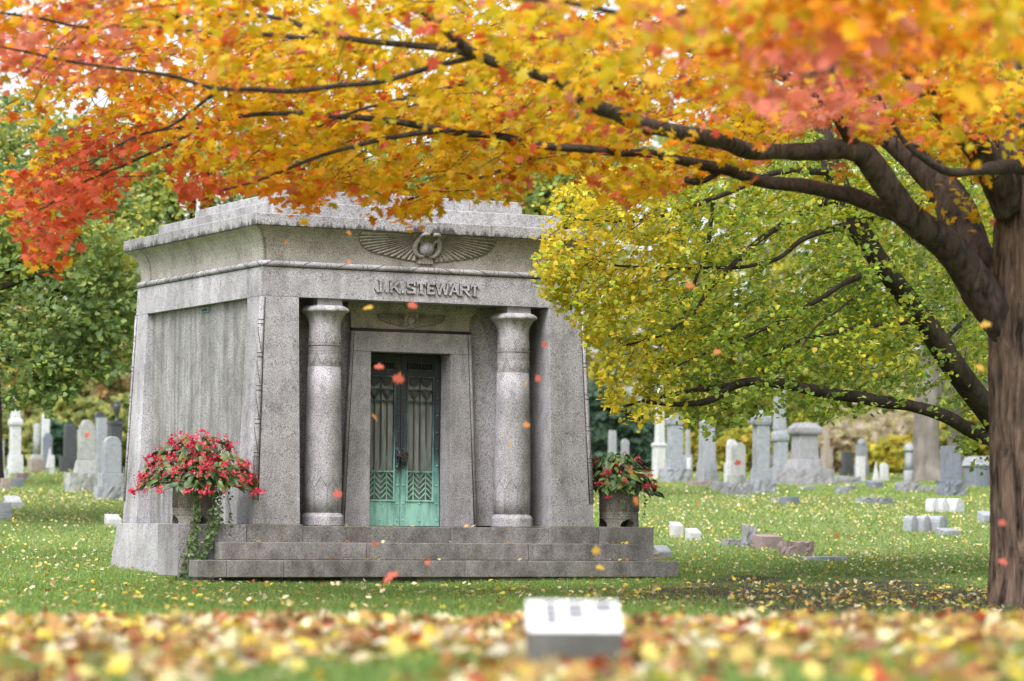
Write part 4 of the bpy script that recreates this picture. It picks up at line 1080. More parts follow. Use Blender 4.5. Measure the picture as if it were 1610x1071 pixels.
MK = [('small pale upright marker with sloped white top, behind the right planter', [('slant', 1052, 1075, 820, 845, .75)], SW_), ('squat pale marker with a broad white top beside the small upright one', [('slant', 1077, 1104, 830, 850, .6)], SW_),
      ('pale slant marker half hidden by the end of the steps', [('slant', 1026, 1057, 857, 878, .5)], SG), ('brown fieldstone before the slant marker by the steps', [('rough', 1026, 1045, 870, 881)], ST),
      ('flat grey stone left of the rough upright marker', [('rough', 1134, 1166, 848, 858)], SR), ('rough grey upright marker in the middle of the slope', [('rough', 1165, 1191, 827, 860)], SR),
      ('smooth pinkish block marker leaning on the rough upright one', [('slant', 1182, 1231, 840, 863, .85)], SP), ('rock-faced pink granite block on the slope', [('rough', 1222, 1281, 852, 874)], SP),
      ('long flat stone sunk in the grass below the pink block', [('box', 1258, 1333, 875, 882)], SG), ('dark block marker below the massive rock-capped monument', [('box', 1225, 1257, 781, 793)], SB),
      ('small flat grey stone left of the dark block marker', [('box', 1212, 1226, 783, 790)], SG), ('flat pale stone lying before the massive rock-capped monument', [('box', 1254, 1282, 765, 770)], SG),
      ('long low rough stone right of the massive monument', [('rough', 1315, 1355, 750, 761)], SR), ('low dark rounded block below the pair of white stones', [('slant', 1361, 1389, 755, 767, .7)], SB),
      ('pale low rock on the grass, left of two', [('rough', 1312, 1334, 765, 776)], SG), ('dark low block right of the pale low rock', [('box', 1331, 1346, 764, 773)], SB),
      ('row of low rough stones left of the blue-grey die', [('rough', 1406, 1450, 759, 773)], SR), ('thin flat stone ending the row by the blue-grey die', [('rough', 1447, 1472, 765, 773)], SR),
      ('flat dark ledger in mid slope', [('rough', 1368, 1404, 783, 792)], SB), ('pale cracked flat stone left of the dark ledger', [('rough', 1346, 1372, 782, 791)], SG),
      ('small white knob stone at the foot of the big trunk', [('rough', 1424, 1437, 751, 758)], SW_), ('flat pale ledger at the right end of the lower row of markers', [('slant', 1472, 1511, 830, 841, .6)], SG),
      ('pale marker at the edge of the maple trunk', [('slant', 1536, 1566, 803, 822, .6)], SG), ('low pale stone right of the massive monument, on the near side', [('rough', 1312, 1332, 749, 757)], SG)]
for i, (lb, secs, m_) in enumerate(MK):
    M_('grave_marker', lb, secs, m_, 'grave marker', GMR, dr=.75, seed=i * 5)
for row, (lst, yt, yb, word) in enumerate((([(1455, 1476), (1470, 1491), (1484, 1516)], 784, 805, 'upper'), ([(1420, 1443), (1439, 1463), (1457, 1490)], 811, 836, 'lower'))):
    for (a, c), pos in zip(lst, ('left', 'middle', 'right')):
        M_('grave_marker', f'{pos} of three round-topped white blocks in the {word} row near the maple', [('arch', a, c, yt, yb, .1, 1.3)], SW_ if row == 0 else SG, 'grave marker', 'two rows of round-topped blocks', dr=1.3, yaw=40)
# blurred slant marker on the near bank
Yf = 13.2; ax, _ = ray(903, 1000); pf = Vector((ax * Yf, Yf, gz(ax * Yf, Yf) + .05))
FM = empty('slant_grave_marker', pf, math.radians(1)); tag(FM, 'out-of-focus slant grave marker with white sloping top on the near leafy bank', 'grave marker')
wf = .193
MB().hexa([(-wf, -.12, -.1), (wf, -.12, -.1), (wf, .30, -.1), (-wf, .30, -.1)], [(-wf, -.12, .108), (wf, -.12, .108), (wf, .30, .11), (-wf, .30, .11)]).build('base', stone('near_marker_grey', (.11, .11, .105), .8), FM, .006)
tb = MB().hexa([(-wf - .002, -.122, .11), (wf + .002, -.122, .11), (wf + .002, .302, .112), (-wf - .002, .302, .112)], [(-wf, -.118, .122), (wf, -.118, .122), (wf, .298, .232), (-wf, .298, .232)]).build('slant_top', plain('near_marker_white', (.74, .74, .75), .6, 14, .12), FM, .004)
for (x0, x1, y0, y1) in ((-.12, -.068, -.06, .27), (-.025, .045, .02, .27), (.09, .165, .12, .27)):
    fz = lambda y: .1225 + (y + .118) * .11 / .416 + .005
    mb = MB(); k = 4 if x0 < -.05 else 3
    for q in range(k):
        ya = y0 + (y1 - y0) * q / k; yb_ = ya + (y1 - y0) / k * .72
        mb.hexa([(x0, ya, fz(ya) - .003), (x1, ya, fz(ya) - .003), (x1, yb_, fz(yb_) - .003), (x0, yb_, fz(yb_) - .003)], [(x0, ya, fz(ya)), (x1, ya, fz(ya)), (x1, yb_, fz(yb_)), (x0, yb_, fz(yb_))])
    mb.build('inscription_line', plain('inscription_grey', (.20, .20, .225), .7), tb)

# ------------------------------------------------------------------ trees
def limb(parent, pts, mat, name='limb', n=10, jitter=.0, sub=6):
    """pts: (px, py, distance, diameter in px)"""
    sp = spline(pts, sub); V = []; R_ = []
    for (x, y, d, dia) in sp:
        p = at(x, y, d); R_.append(max(.006, dia * d / F / 2)); V.append(p)
    if jitter:
        for i in range(1, len(V) - 1):
            q = mnoise.noise_vector(V[i] * 1.7) * jitter; V[i] = V[i] + q; R_[i] *= 1 + .12 * mnoise.noise(V[i] * 3)
    mb = MB().tube(V, R_, n)
    if n > 10:
        for i in range(len(V)):
            for k in range(n):
                q = Vector(mb.v[i * n + k]); d_ = q - V[i]
                f_ = 1 + .07 * mnoise.noise(q * 5) + .06 * mnoise.noise(q * 16) + .03 * mnoise.noise(q * 37)
                mb.v[i * n + k] = tuple(V[i] + d_ * f_)
    o = mb.build(name, mat, parent); return V
def trunk_mesh(path, n=56, ridge=.05, rings=10, seed=0, flare=0, freq=7):
    """path of (x,y,z,r): a furrowed trunk"""
    sp = spline(path, rings); V = []; m = len(sp)
    for i, (x, y, z, r) in enumerate(sp):
        for k in range(n):
            a = 2 * math.pi * k / n
            nz = mnoise.noise(Vector((math.cos(a) * freq * .5, math.sin(a) * freq * .5, z * .55 + seed)))
            rd = 1 - abs(mnoise.noise(Vector((math.cos(a) * freq, math.sin(a) * freq, z * 1.9 + seed)))) * 2
            fl = flare * max(0, 1 - i / (m * .22)) ** 2 * (1 + .5 * math.cos(a * 5 + seed))
            rr = r * (1 + ridge * rd * .7 + .05 * nz + fl)
            V.append((x + rr * math.cos(a), y + rr * math.sin(a), z))
    I_, K_ = np.meshgrid(np.arange(m - 1), np.arange(n), indexing='ij'); K2 = (K_ + 1) % n
    Tt = np.stack([I_ * n + K_, I_ * n + K2, (I_ + 1) * n + K2, (I_ + 1) * n + K_], -1).reshape(-1, 4)
    me = mesh_np('trunk', np.array(V), Tt); me.polygons.foreach_set('use_smooth', np.ones(len(Tt), bool)); return me
def inside(px, py, poly):
    P = np.array(poly); n = len(P); c = np.zeros(len(px), bool)
    for i in range(n):
        x1, y1 = P[i]; x2, y2 = P[(i + 1) % n]
        c ^= ((y1 > py) != (y2 > py)) & (px < (x2 - x1) * (py - y1) / (y2 - y1 + 1e-9) + x1)
    return c
def sprays(seed_pts, outward, L, k, droop, r):
    """every seed becomes a drooping twig of k leaves; returns leaf positions, twig axis, twig polylines"""
    n = len(seed_pts)
    d = outward + r.normal(0, .55, (n, 3)); d[:, 2] = d[:, 2] * .5 - .1
    d /= np.linalg.norm(d, axis=1, keepdims=True)
    ll = L * r.uniform(.6, 1.35, n)
    tt = r.uniform(0, 1, (n, k))
    side = np.cross(d, np.array([0, 0, 1.0])); side /= np.linalg.norm(side, axis=1, keepdims=True) + 1e-9
    P = seed_pts[:, None, :] + d[:, None, :] * (tt * ll[:, None])[..., None] + side[:, None, :] * (r.normal(0, .16, (n, k)) * ll[:, None])[..., None]
    P[..., 2] -= droop * tt ** 2 * ll[:, None] + np.abs(r.normal(0, .05, (n, k)))
    tw = np.stack([seed_pts, seed_pts + d * (ll * .5)[:, None] - np.array([0, 0, 1]) * (droop * .25 * ll)[:, None], seed_pts + d * ll[:, None] - np.array([0, 0, 1]) * (droop * ll)[:, None]], 1)
    return P.reshape(-1, 3), np.repeat(d, k, axis=0), tw
def twig_mesh(name, tw, rad, mat, parent):
    """three-sided twigs, many at once"""
    n, m = tw.shape[:2]
    d = tw[:, -1] - tw[:, 0]; d /= np.linalg.norm(d, axis=1, keepdims=True) + 1e-9
    a = np.cross(d, np.array([0, 0, 1.0]) + .01); a /= np.linalg.norm(a, axis=1, keepdims=True) + 1e-9; b_ = np.cross(d, a)
    V = []
    for j in range(m):
        rr = rad * (1 - .65 * j / (m - 1))
        for q in range(3):
            an = 2 * math.pi * q / 3; V.append(tw[:, j] + (a * math.cos(an) + b_ * math.sin(an)) * rr)
    V = np.stack(V, 1); Tt = []
    for j in range(m - 1):
        for q in range(3):
            q2 = (q + 1) % 3; Tt.append((j * 3 + q, j * 3 + q2, (j + 1) * 3 + q2, (j + 1) * 3 + q))
    Tt = (np.array(Tt)[None] + (np.arange(n) * m * 3)[:, None, None]).reshape(-1, 4)
    o = obj(name, mesh_np(name, V.reshape(-1, 3), Tt), mat, parent); o['kind'] = 'stuff'; return o

# ---------- the maple
MY = 31.0
mx, mz = at(1634, 900, MY).x, gz(at(1634, 900, MY).x, MY)
MP = empty('maple_tree', (0, 0, 0)); tag(MP, 'big maple in yellow, orange and red leaf, its trunk at the right edge', 'tree')
Kp = MY / F
zz = lambda py: at(1634, py, MY).z
cen = lambda px: at(px, 500, MY).x
me = trunk_mesh([(cen(1646), MY, mz - .25, 94 * Kp), (cen(1646), MY, zz(930), 88 * Kp), (cen(1645), MY, zz(850), 84 * Kp), (cen(1644), MY, zz(700), 82 * Kp), (cen(1642), MY, zz(560), 82 * Kp), (cen(1638), MY, zz(470), 78 * Kp), (cen(1638), MY, zz(400), 72 * Kp), (cen(1640), MY, zz(320), 70 * Kp), (cen(1636), MY, zz(240), 72 * Kp), (cen(1632), MY, zz(120), 56 * Kp), (cen(1625), MY, zz(-100), 44 * Kp), (cen(1610), MY + .3, zz(-400), 30 * Kp), (cen(1600), MY + .3, zz(-800), 12 * Kp)], n=170, ridge=.105, rings=18, seed=2.2, flare=.05, freq=11)
obj('trunk', me, BARK, MP)
limbs = [
    [(1615, 575, 31, 52), (1580, 512, 30.9, 60), (1536, 446, 30.7, 58), (1486, 385, 30.4, 50), (1424, 332, 30, 44), (1385, 275, 29.8, 42), (1345, 240, 29.6, 34), (1255, 241, 29.3, 27), (1180, 236, 29, 26), (1110, 217, 28.8, 26), (1010, 196, 28.6, 24), (935, 165, 28.4, 22), (880, 130, 28.2, 18), (815, 110, 28.0, 17), (745, 84, 27.8, 17), (690, 40, 27.5, 13), (640, 2, 27.3, 10), (580, -30, 27, 7)],
    [(745, 86, 27.8, 14), (680, 72, 27.9, 11), (560, 60, 28.2, 10), (490, 46, 28.3, 9), (440, 27, 28.4, 8), (330, 24, 28.6, 7), (280, 27, 28.7, 6), (235, 6, 28.8, 5)],
    [(742, 90, 27.8, 10), (700, 100, 27.8, 9), (640, 115, 27.8, 9), (560, 133, 27.9, 8), (450, 143, 28, 8), (350, 138, 28.2, 7), (270, 120, 28.3, 6), (180, 105, 28.4, 5), (90, 92, 28.4, 5), (-20, 70, 28.4, 3)],
    [(1425, 335, 30, 36), (1385, 325, 30.2, 28), (1300, 301, 30.5, 25), (1200, 286, 30.8, 21), (1120, 262, 31, 18), (1050, 245, 31.1, 14), (980, 240, 31.2, 13), (880, 232, 31.3, 12), (790, 216, 31.4, 12), (700, 205, 31.4, 11), (590, 187, 31.5, 10), (460, 180, 31.5, 8), (330, 190, 31.5, 6), (250, 205, 31.5, 4)],
    [(1130, 270, 31, 13), (1100, 283, 31.1, 12), (1080, 281, 31.1, 9)],
    [(700, 205, 31.4, 9), (620, 216, 31.5, 8), (545, 232, 31.6, 7), (480, 256, 31.7, 6), (400, 287, 31.8, 4), (340, 300, 31.9, 3)],
    [(1585, 520, 31.1, 60), (1532, 410, 31.4, 60), (1500, 325, 31.8, 58), (1470, 280, 32, 52), (1420, 235, 32.3, 40), (1370, 195, 32.6, 30), (1300, 150, 33, 22), (1200, 110, 33.4, 16), (1060, 70, 33.8, 12), (900, 30, 34, 8)],
    [(1590, 330, 30.8, 60), (1550, 250, 30.5, 48), (1500, 190, 30, 40), (1440, 120, 29, 32), (1380, 60, 28, 24), (1330, -10, 27, 16), (1280, -80, 26, 10)],
    [(1640, 275, 30.4, 30), (1592, 262, 29.5, 24), (1560, 268, 29, 22), (1530, 272, 28.7, 14), (1480, 268, 28.4, 13), (1440, 240, 28.2, 10), (1405, 190, 28, 8), (1378, 140, 27.8, 6), (1350, 90, 27.5, 4)],
    [(1590, 300, 31.4, 44), (1592, 180, 31.6, 34), (1600, 60, 31.8, 28), (1590, -80, 32, 20), (1560, -200, 32, 12)],
    [(1345, 236, 29.6, 24), (1330, 205, 29.4, 20), (1290, 160, 28.8, 14), (1200, 110, 28, 11), (1120, 60, 27, 9), (1020, 10, 26, 7), (900, -40, 25, 5)],
    [(1375, 60, 28, 18), (1300, 30, 26, 16), (1180, 20, 23.5, 14), (1040, 20, 21, 11), (900, 10, 19.5, 8), (760, -10, 18.5, 5)],
    [(1380, 60, 28, 18), (1340, 60, 25, 16), (1320, 90, 21.5, 13), (1300, 110, 18.5, 9), (1260, 120, 16.5, 5)],
    [(560, 62, 28.2, 8), (420, 55, 27.5, 7), (250, 45, 26.5, 6), (120, 40, 26, 5), (0, 20, 25.5, 4)],
    [(330, 190, 31.5, 6), (250, 235, 31, 5), (150, 280, 30.6, 4), (60, 330, 30.3, 3)],
    [(350, 138, 28.2, 6), (280, 190, 28.6, 5), (210, 215, 29, 4), (140, 260, 29.3, 3)],
    [(880, 232, 31.3, 8), (800, 265, 31.6, 6), (730, 290, 31.8, 5), (640, 315, 31.9, 3)],
    [(1010, 196, 28.6, 12), (960, 130, 28, 9), (900, 80, 27.2, 7), (800, 40, 26.4, 5)],
    [(815, 110, 28, 9), (730, 130, 28.2, 7), (600, 165, 28.5, 5), (500, 200, 28.8, 4)],
]
for li, L_ in enumerate(limbs):
    L_ = [(a, b_, d - (2.3 if li < 6 else 0.0) * min(1, max(0, (1180 - a) / 250)), w_) for a, b_, d, w_ in L_]
    limb(MP, L_, BARK_M if L_[0][3] > 40 else BARK_L, n=28 if L_[0][3] > 20 else 7, jitter=.035, sub=16 if L_[0][3] > 20 else 6)
r = np.random.default_rng(21)
BX = [-100, 0, 40, 95, 130, 170, 225, 255, 290, 330, 370, 430, 480, 520, 560, 620, 660, 700, 740, 800, 850, 900, 950, 985, 1050, 1100, 1180, 1225, 1260, 1310, 1350, 1400, 1450, 1520, 1560, 1610, 1750]
BY = [330, 330, 400, 430, 340, 345, 275, 255, 320, 310, 295, 305, 335, 310, 300, 345, 350, 312, 305, 318, 270, 275, 300, 325, 295, 280, 290, 235, 200, 185, 250, 205, 225, 270, 300, 240, 240]
bound = lambda x: np.interp(x, BX, BY)
def maple_seeds(n, ylo, near):
    px = r.uniform(-80, 1720, n); py = ylo + (bound(px) + 10 - ylo) * r.uniform(0, 1, n) ** (.9)
    right = np.clip((px - 700) / 700, 0, 1); top = np.clip((230 - py) / 260, 0, 1)
    if near:
        Yd = 32.5 - 15.5 * np.clip(right * 1.3, 0, 1) * top - 8 * top * (1 - right) + r.normal(0, 1.6, n)
    else:
        Yd = r.uniform(29, 34.5, n)
    return px, py, np.clip(Yd, 15.5, 35)
sx_, sy_, sY = [np.concatenate(q) for q in zip(maple_seeds(2000, -60, True), maple_seeds(1700, -40, False), maple_seeds(900, -700, False))]
n3_ = len(sx_)
# openings in the crown: sky at the far left, the trees behind between the two left boughs
gap = inside(sx_, sy_, [(-120, 95), (70, 100), (150, 150), (215, 120), (225, 150), (150, 205), (60, 262), (20, 300), (-120, 300)]) & (r.uniform(0, 1, n3_) < .93)
gap |= inside(sx_, sy_, [(-120, 60), (75, 75), (60, 190), (-120, 190)]) & (r.uniform(0, 1, n3_) < .75)
gap |= inside(sx_, sy_, [(1200, 215), (1330, 205), (1400, 250), (1470, 300), (1560, 420), (1200, 420)]) & (sy_ > 215)
gap |= inside(sx_, sy_, [(205, 225), (275, 200), (300, 260), (285, 300), (240, 290), (215, 260)]) & (r.uniform(0, 1, n3_) < .8)
S3 = at_np(sx_, sy_, sY)
dn = vnoise(S3, 1.5, 4)
keep = ~gap & (r.uniform(0, 1, n3_) < np.clip(.78 + .55 * dn, .1, 1))
S3 = S3[keep]; px_s, py_s = sx_[keep], sy_[keep]
outw = S3 - np.array([mx, MY, 4.0]); outw[:, 2] *= .2; outw /= np.linalg.norm(outw, axis=1, keepdims=True)
K = 13
LP, LA, TW = sprays(S3, outw, .62, K, .35, r)
lpx, lpy = to_px(LP); lb = bound(lpx)
ok = (lpy < lb + r.normal(0, 9, len(lpx))) & ~on_tomb(LP[:, 0], LP[:, 1])
ok &= ~(inside(lpx, lpy, [(1215, 225), (1330, 215), (1400, 255), (1480, 300), (1555, 420), (1215, 420)]) & (r.uniform(0, 1, len(lpx)) < .95))
LP, LA, lpx, lpy = LP[ok], LA[ok], lpx[ok], lpy[ok]
# a few ragged hanging sprigs
HS = [(478, 322, 31.5), (490, 300, 31.4), (560, 300, 31.6), (620, 338, 31.7), (640, 325, 31.6), (660, 340, 31.8), (585, 335, 31.6), (675, 330, 31.8), (95, 430, 30.2), (100, 405, 30.3), (55, 410, 30.3), (110, 380, 30.3), (760, 300, 31.8), (730, 305, 31.8), (985, 315, 31), (1000, 300, 31), (805, 312, 31.8), (1450, 330, 30.2), (1470, 345, 30.3), (1500, 300, 30.2), (1530, 330, 30.2), (1540, 345, 30.4), (1330, 270, 29.5), (1310, 285, 29.6), (300, 310, 31.8), (325, 305, 31.8)]
hp = np.concatenate([np.stack([np.full(9, a) + r.normal(0, 13, 9), np.full(9, c) + r.normal(0, 12, 9) - 6, np.full(9, d) + r.normal(0, .15, 9)], -1) for a, c, d in HS])
HP = at_np(hp[:, 0], hp[:, 1], hp[:, 2])
LP = np.concatenate([LP, HP]); LA = np.concatenate([LA, np.tile([0, 0, -1.0], (len(HP), 1))]); lpx = np.concatenate([lpx, hp[:, 0]]); lpy = np.concatenate([lpy, hp[:, 1]])
def maple_colour(px, py, P, r):
    n = len(px)
    Yl, Or, Rd, Pk, Yg = [np.array(c) for c in ((.64, .40, .016), (.64, .235, .016), (.52, .095, .042), (.60, .185, .13), (.52, .40, .022))]
    red = np.exp(-(((px - 80) / 150) ** 2 + ((py - 330) / 110) ** 2)) * 1.0 + np.exp(-(((px - 170) / 90) ** 2 + ((py - 235) / 50) ** 2)) * .8 + np.exp(-(((px - 310) / 60) ** 2 + ((py - 300) / 30) ** 2)) * .9
    pink = np.exp(-(((px - 1290) / 110) ** 2 + ((py - 150) / 110) ** 2)) * 1.0 + np.exp(-(((px - 1040) / 70) ** 2 + ((py - 15) / 40) ** 2)) * .6 + np.exp(-(((px - 20) / 170) ** 2 + ((py - 90) / 80) ** 2)) * 1.0 + np.exp(-(((px - 170) / 60) ** 2 + ((py - 10) / 60) ** 2)) * .4
    org = .8 * np.exp(-(((px - 1350) / 280) ** 2 + ((py - 60) / 200) ** 2)) + .75 * np.exp(-(((px - 480) / 260) ** 2 + ((py - 325) / 55) ** 2)) + 1.0 * np.exp(-(((px - 40) / 240) ** 2 + ((py - 60) / 100) ** 2)) + .55 * np.exp(-(((px - 250) / 120) ** 2 + ((py - 180) / 60) ** 2)) + .06
    g = vnoise(P, .9, 1) * .35 + r.normal(0, .22, n)
    c = np.where((r.uniform(0, 1, n) < .35)[:, None], Yg, Yl)
    def sel(c, w_, k):
        s = 1 / (1 + np.exp(-(w_ + g - .55) * 9))
        return np.where((r.uniform(0, 1, n) < s)[:, None], k, c)
    c = sel(c, org, Or); c = sel(c, pink * .95, Pk); c = sel(c, red * .95, Rd)
    return np.clip(c * (1 + r.normal(0, .16, (n, 1))) * (1 + r.normal(0, .05, (n, 3))), .004, .95)
C = maple_colour(lpx, lpy, LP, r); n = len(LP)
R = frames(n, .95, r, LA); S = r.uniform(.075, .165, n)
R = R * np.stack([r.uniform(.5, 1.05, n), r.uniform(.75, 1.1, n), r.uniform(.3, 2.6, n)], -1)[:, None, :]
# the largest-looking leaves become parts of their own
vis = (lpx > 0) & (lpx < 1610) & (lpy > 5) & (lpy < 420)
rank = S / LP[:, 1] * (.6 + r.uniform(0, .8, n)) * np.where(vis, 1, 0) * np.where(lpy > bound(lpx) - 60, 1.9, 1.0)
single = np.zeros(n, bool); single[np.argsort(-rank)[:300]] = True
tag(scatter('crown', MAPLE, LP[~single], R[~single], S[~single], C[~single], LEAF, MP), kind='stuff')
var = []
for k in range(24):
    me = mesh_np('maple_leaf', MAPLE[0], MAPLE[1]); idx = np.nonzero(single)[0][k * 12]; set_col(me, np.repeat(C[idx][None], len(MAPLE[0]), 0)); me.materials.append(LEAF); var.append((C[idx], me))
vc = np.array([v[0] for v in var])
for i in np.nonzero(single)[0]:
    me = var[int(np.argmin(np.abs(vc - C[i]).sum(1)))][1]
    o = bpy.data.objects.new('leaf', me); col.objects.link(o); o.parent = MP
    M4 = Matrix([list(map(float, R[i][q] * S[i])) + [float(LP[i][q])] for q in range(3)] + [[0, 0, 0, 1]]); o.matrix_local = M4
tpx, tpy = to_px(TW[:, 2]); tok = (tpy < bound(tpx) - 14) & (r.uniform(0, 1, len(TW)) < .4)
twig_mesh('twigs', TW[tok], .0075, BARK_L, MP)

# ---------- the linden behind it
LD = empty('linden_tree', (0, 0, 0)); tag(LD, 'leaning linden with small yellow-green heart leaves overlapping the tomb', 'tree')
ly = 43.5; lx = at(1640, 800, ly).x; lz = gz(lx, ly)
me = trunk_mesh([(lx, ly, lz - .2, .34), (at(1630, 760, ly).x, ly, at(1630, 760, ly).z, .30), (at(1605, 715, 43.3).x, 43.3, at(1605, 715, 43.3).z, .27), (at(1570, 665, 43).x, 43, at(1570, 665, 43).z, .23), (at(1510, 590, 42.6).x, 42.6, at(1510, 590, 42.6).z, .20), (at(1450, 500, 42.3).x, 42.3, at(1450, 500, 42.3).z, .18), (at(1385, 415, 42).x, 42, at(1385, 415, 42).z, .165), (at(1345, 350, 42).x, 42, at(1345, 350, 42).z, .155), (at(1312, 270, 42).x, 42, at(1312, 270, 42).z, .14), (at(1290, 180, 42).x, 42, at(1290, 180, 42).z, .12), (at(1270, 40, 42).x, 42, at(1270, 40, 42).z, .09)], n=32, ridge=.05, rings=6, seed=5, freq=6)
obj('trunk', me, BARK_D, LD)
ll_ = [
    [(1590, 700, 43.2, 26), (1540, 683, 43, 24), (1495, 660, 42.6, 22), (1440, 640, 42.2, 20), (1340, 624, 41.6, 19), (1250, 607, 41, 18), (1200, 603, 40.8, 16), (1160, 606, 40.6, 14), (1110, 630, 40.4, 11), (1060, 636, 40.2, 8), (1010, 630, 40, 5)],
    [(1170, 605, 40.6, 10), (1110, 610, 40.5, 8), (1050, 622, 40.3, 6), (980, 640, 40.1, 4)],
    [(1325, 310, 42, 14), (1260, 330, 41.5, 11), (1180, 390, 41, 9), (1130, 440, 40.6, 8), (1090, 490, 40.3, 7), (1040, 530, 40.1, 5), (980, 545, 39.9, 3)],
    [(1345, 350, 42, 12), (1270, 370, 41.6, 9), (1210, 410, 41.2, 7), (1130, 420, 40.8, 5), (1020, 420, 40.3, 4), (930, 410, 39.6, 3), (870, 400, 39.2, 2)],
    [(1385, 415, 42, 12), (1320, 450, 41.5, 9), (1240, 500, 41, 7), (1150, 540, 40.5, 5), (1060, 580, 40.1, 3)],
    [(1450, 500, 42.3, 10), (1390, 510, 41.9, 8), (1300, 525, 41.4, 6), (1200, 560, 41, 4)],
    [(1310, 270, 42, 14), (1230, 270, 41.3, 10), (1130, 310, 40.7, 8), (1040, 340, 40.2, 6), (950, 350, 39.6, 4), (890, 340, 39.2, 2)],
    [(1120, 310, 40.7, 6), (1118, 370, 40.6, 6), (1100, 420, 40.5, 5), (1085, 470, 40.4, 5), (1070, 500, 40.3, 3)],
    [(1345, 350, 42, 10), (1420, 330, 42.5, 8), (1500, 300, 43, 6), (1560, 260, 43.4, 4)],
    [(1480, 540, 42.4, 9), (1520, 500, 42.8, 7), (1550, 440, 43, 5)],
    [(1400, 430, 42, 4), (1300, 500, 41, 3.5), (1250, 560, 40.6, 3)],
]
for L_ in ll_: limb(LD, L_, BARK_D, n=8, jitter=.04)
r = np.random.default_rng(31)
POLY = [(842, 400), (862, 330), (880, 290), (930, 262), (1050, 230), (1200, 170), (1330, 100), (1600, 60), (1600, 690), (1570, 730), (1530, 740), (1500, 690), (1470, 640), (1400, 645), (1330, 655), (1280, 665), (1230, 650), (1190, 650), (1155, 690), (1110, 688), (1060, 655), (1010, 668), (955, 645), (928, 560), (908, 505), (872, 485), (850, 450)]
def lin_seeds(n):
    px = r.uniform(835, 1610, n); py = r.uniform(60, 745, n); k = inside(px, py, POLY)
    px, py = px[k], py[k]
    mid = np.interp(px, [840, 950, 1100, 1300, 1600], [38.9, 39.4, 41.0, 42.8, 43.9]); hw = np.interp(px, [840, 930, 1100, 1400], [.35, .6, 1.7, 2.6])
    return px, py, mid + r.uniform(-1, 1, len(px)) * hw
sx_, sy_, sY = lin_seeds(7300)
S3 = at_np(sx_, sy_, sY); dn = vnoise(S3, 1.9, 6)
dens = np.clip(.72 + .6 * dn, .08, 1) * np.where(sy_ > 600, .62, 1) * np.where((sx_ > 1330) & (sy_ > 560), .55, 1)
keep = r.uniform(0, 1, len(sx_)) < dens
S3 = S3[keep]
outw = S3 - np.array([lx, ly, 3.0]); outw[:, 2] *= .3; outw /= np.linalg.norm(outw, axis=1, keepdims=True)
LP, LA, TW = sprays(S3, outw, .42, 13, .45, r)
lpx, lpy = to_px(LP)
u_, v_ = uv_of(LP[:, 0], LP[:, 1])
ok = inside(lpx + r.normal(0, 6, len(lpx)), lpy + r.normal(0, 6, len(lpx)), POLY) & ~((u_ < 4.95) & (v_ > -.28) & (LP[:, 2] < 4.5))
LP, LA, lpx, lpy = LP[ok], LA[ok], lpx[ok], lpy[ok]; n = len(LP)
g = vnoise(LP, 1.1, 3) * .5 + r.normal(0, .35, n) + np.interp(lpx, [850, 1000, 1150, 1300, 1600], [.6, .36, -.02, -.22, -.02]) + np.where((lpy > 590) & (lpx > 1080), -.45, 0)
cy_ = pick([(.66, .53, .04), (.70, .55, .06), (.56, .50, .04)], n, r); cg = pick([(.24, .34, .055), (.31, .40, .06), (.18, .27, .06)], n, r); cm = pick([(.52, .53, .06), (.44, .49, .06)], n, r)
C = np.where((g > .42)[:, None], cy_, np.where((g > .0)[:, None], cm, cg))
tag(scatter('crown', HEART, LP, frames(n, 1.25, r, LA), r.uniform(.048, .082, n), C, LEAF, LD), kind='stuff')
tpx, tpy = to_px(TW[:, 2]); tu, tv = uv_of(TW[:, 2, 0], TW[:, 2, 1])
twig_mesh('twigs', TW[(r.uniform(0, 1, len(TW)) < .5) & inside(tpx, tpy, POLY) & ~((tu < 4.95) & (tv > -.28))], .006, BARK_D, LD)

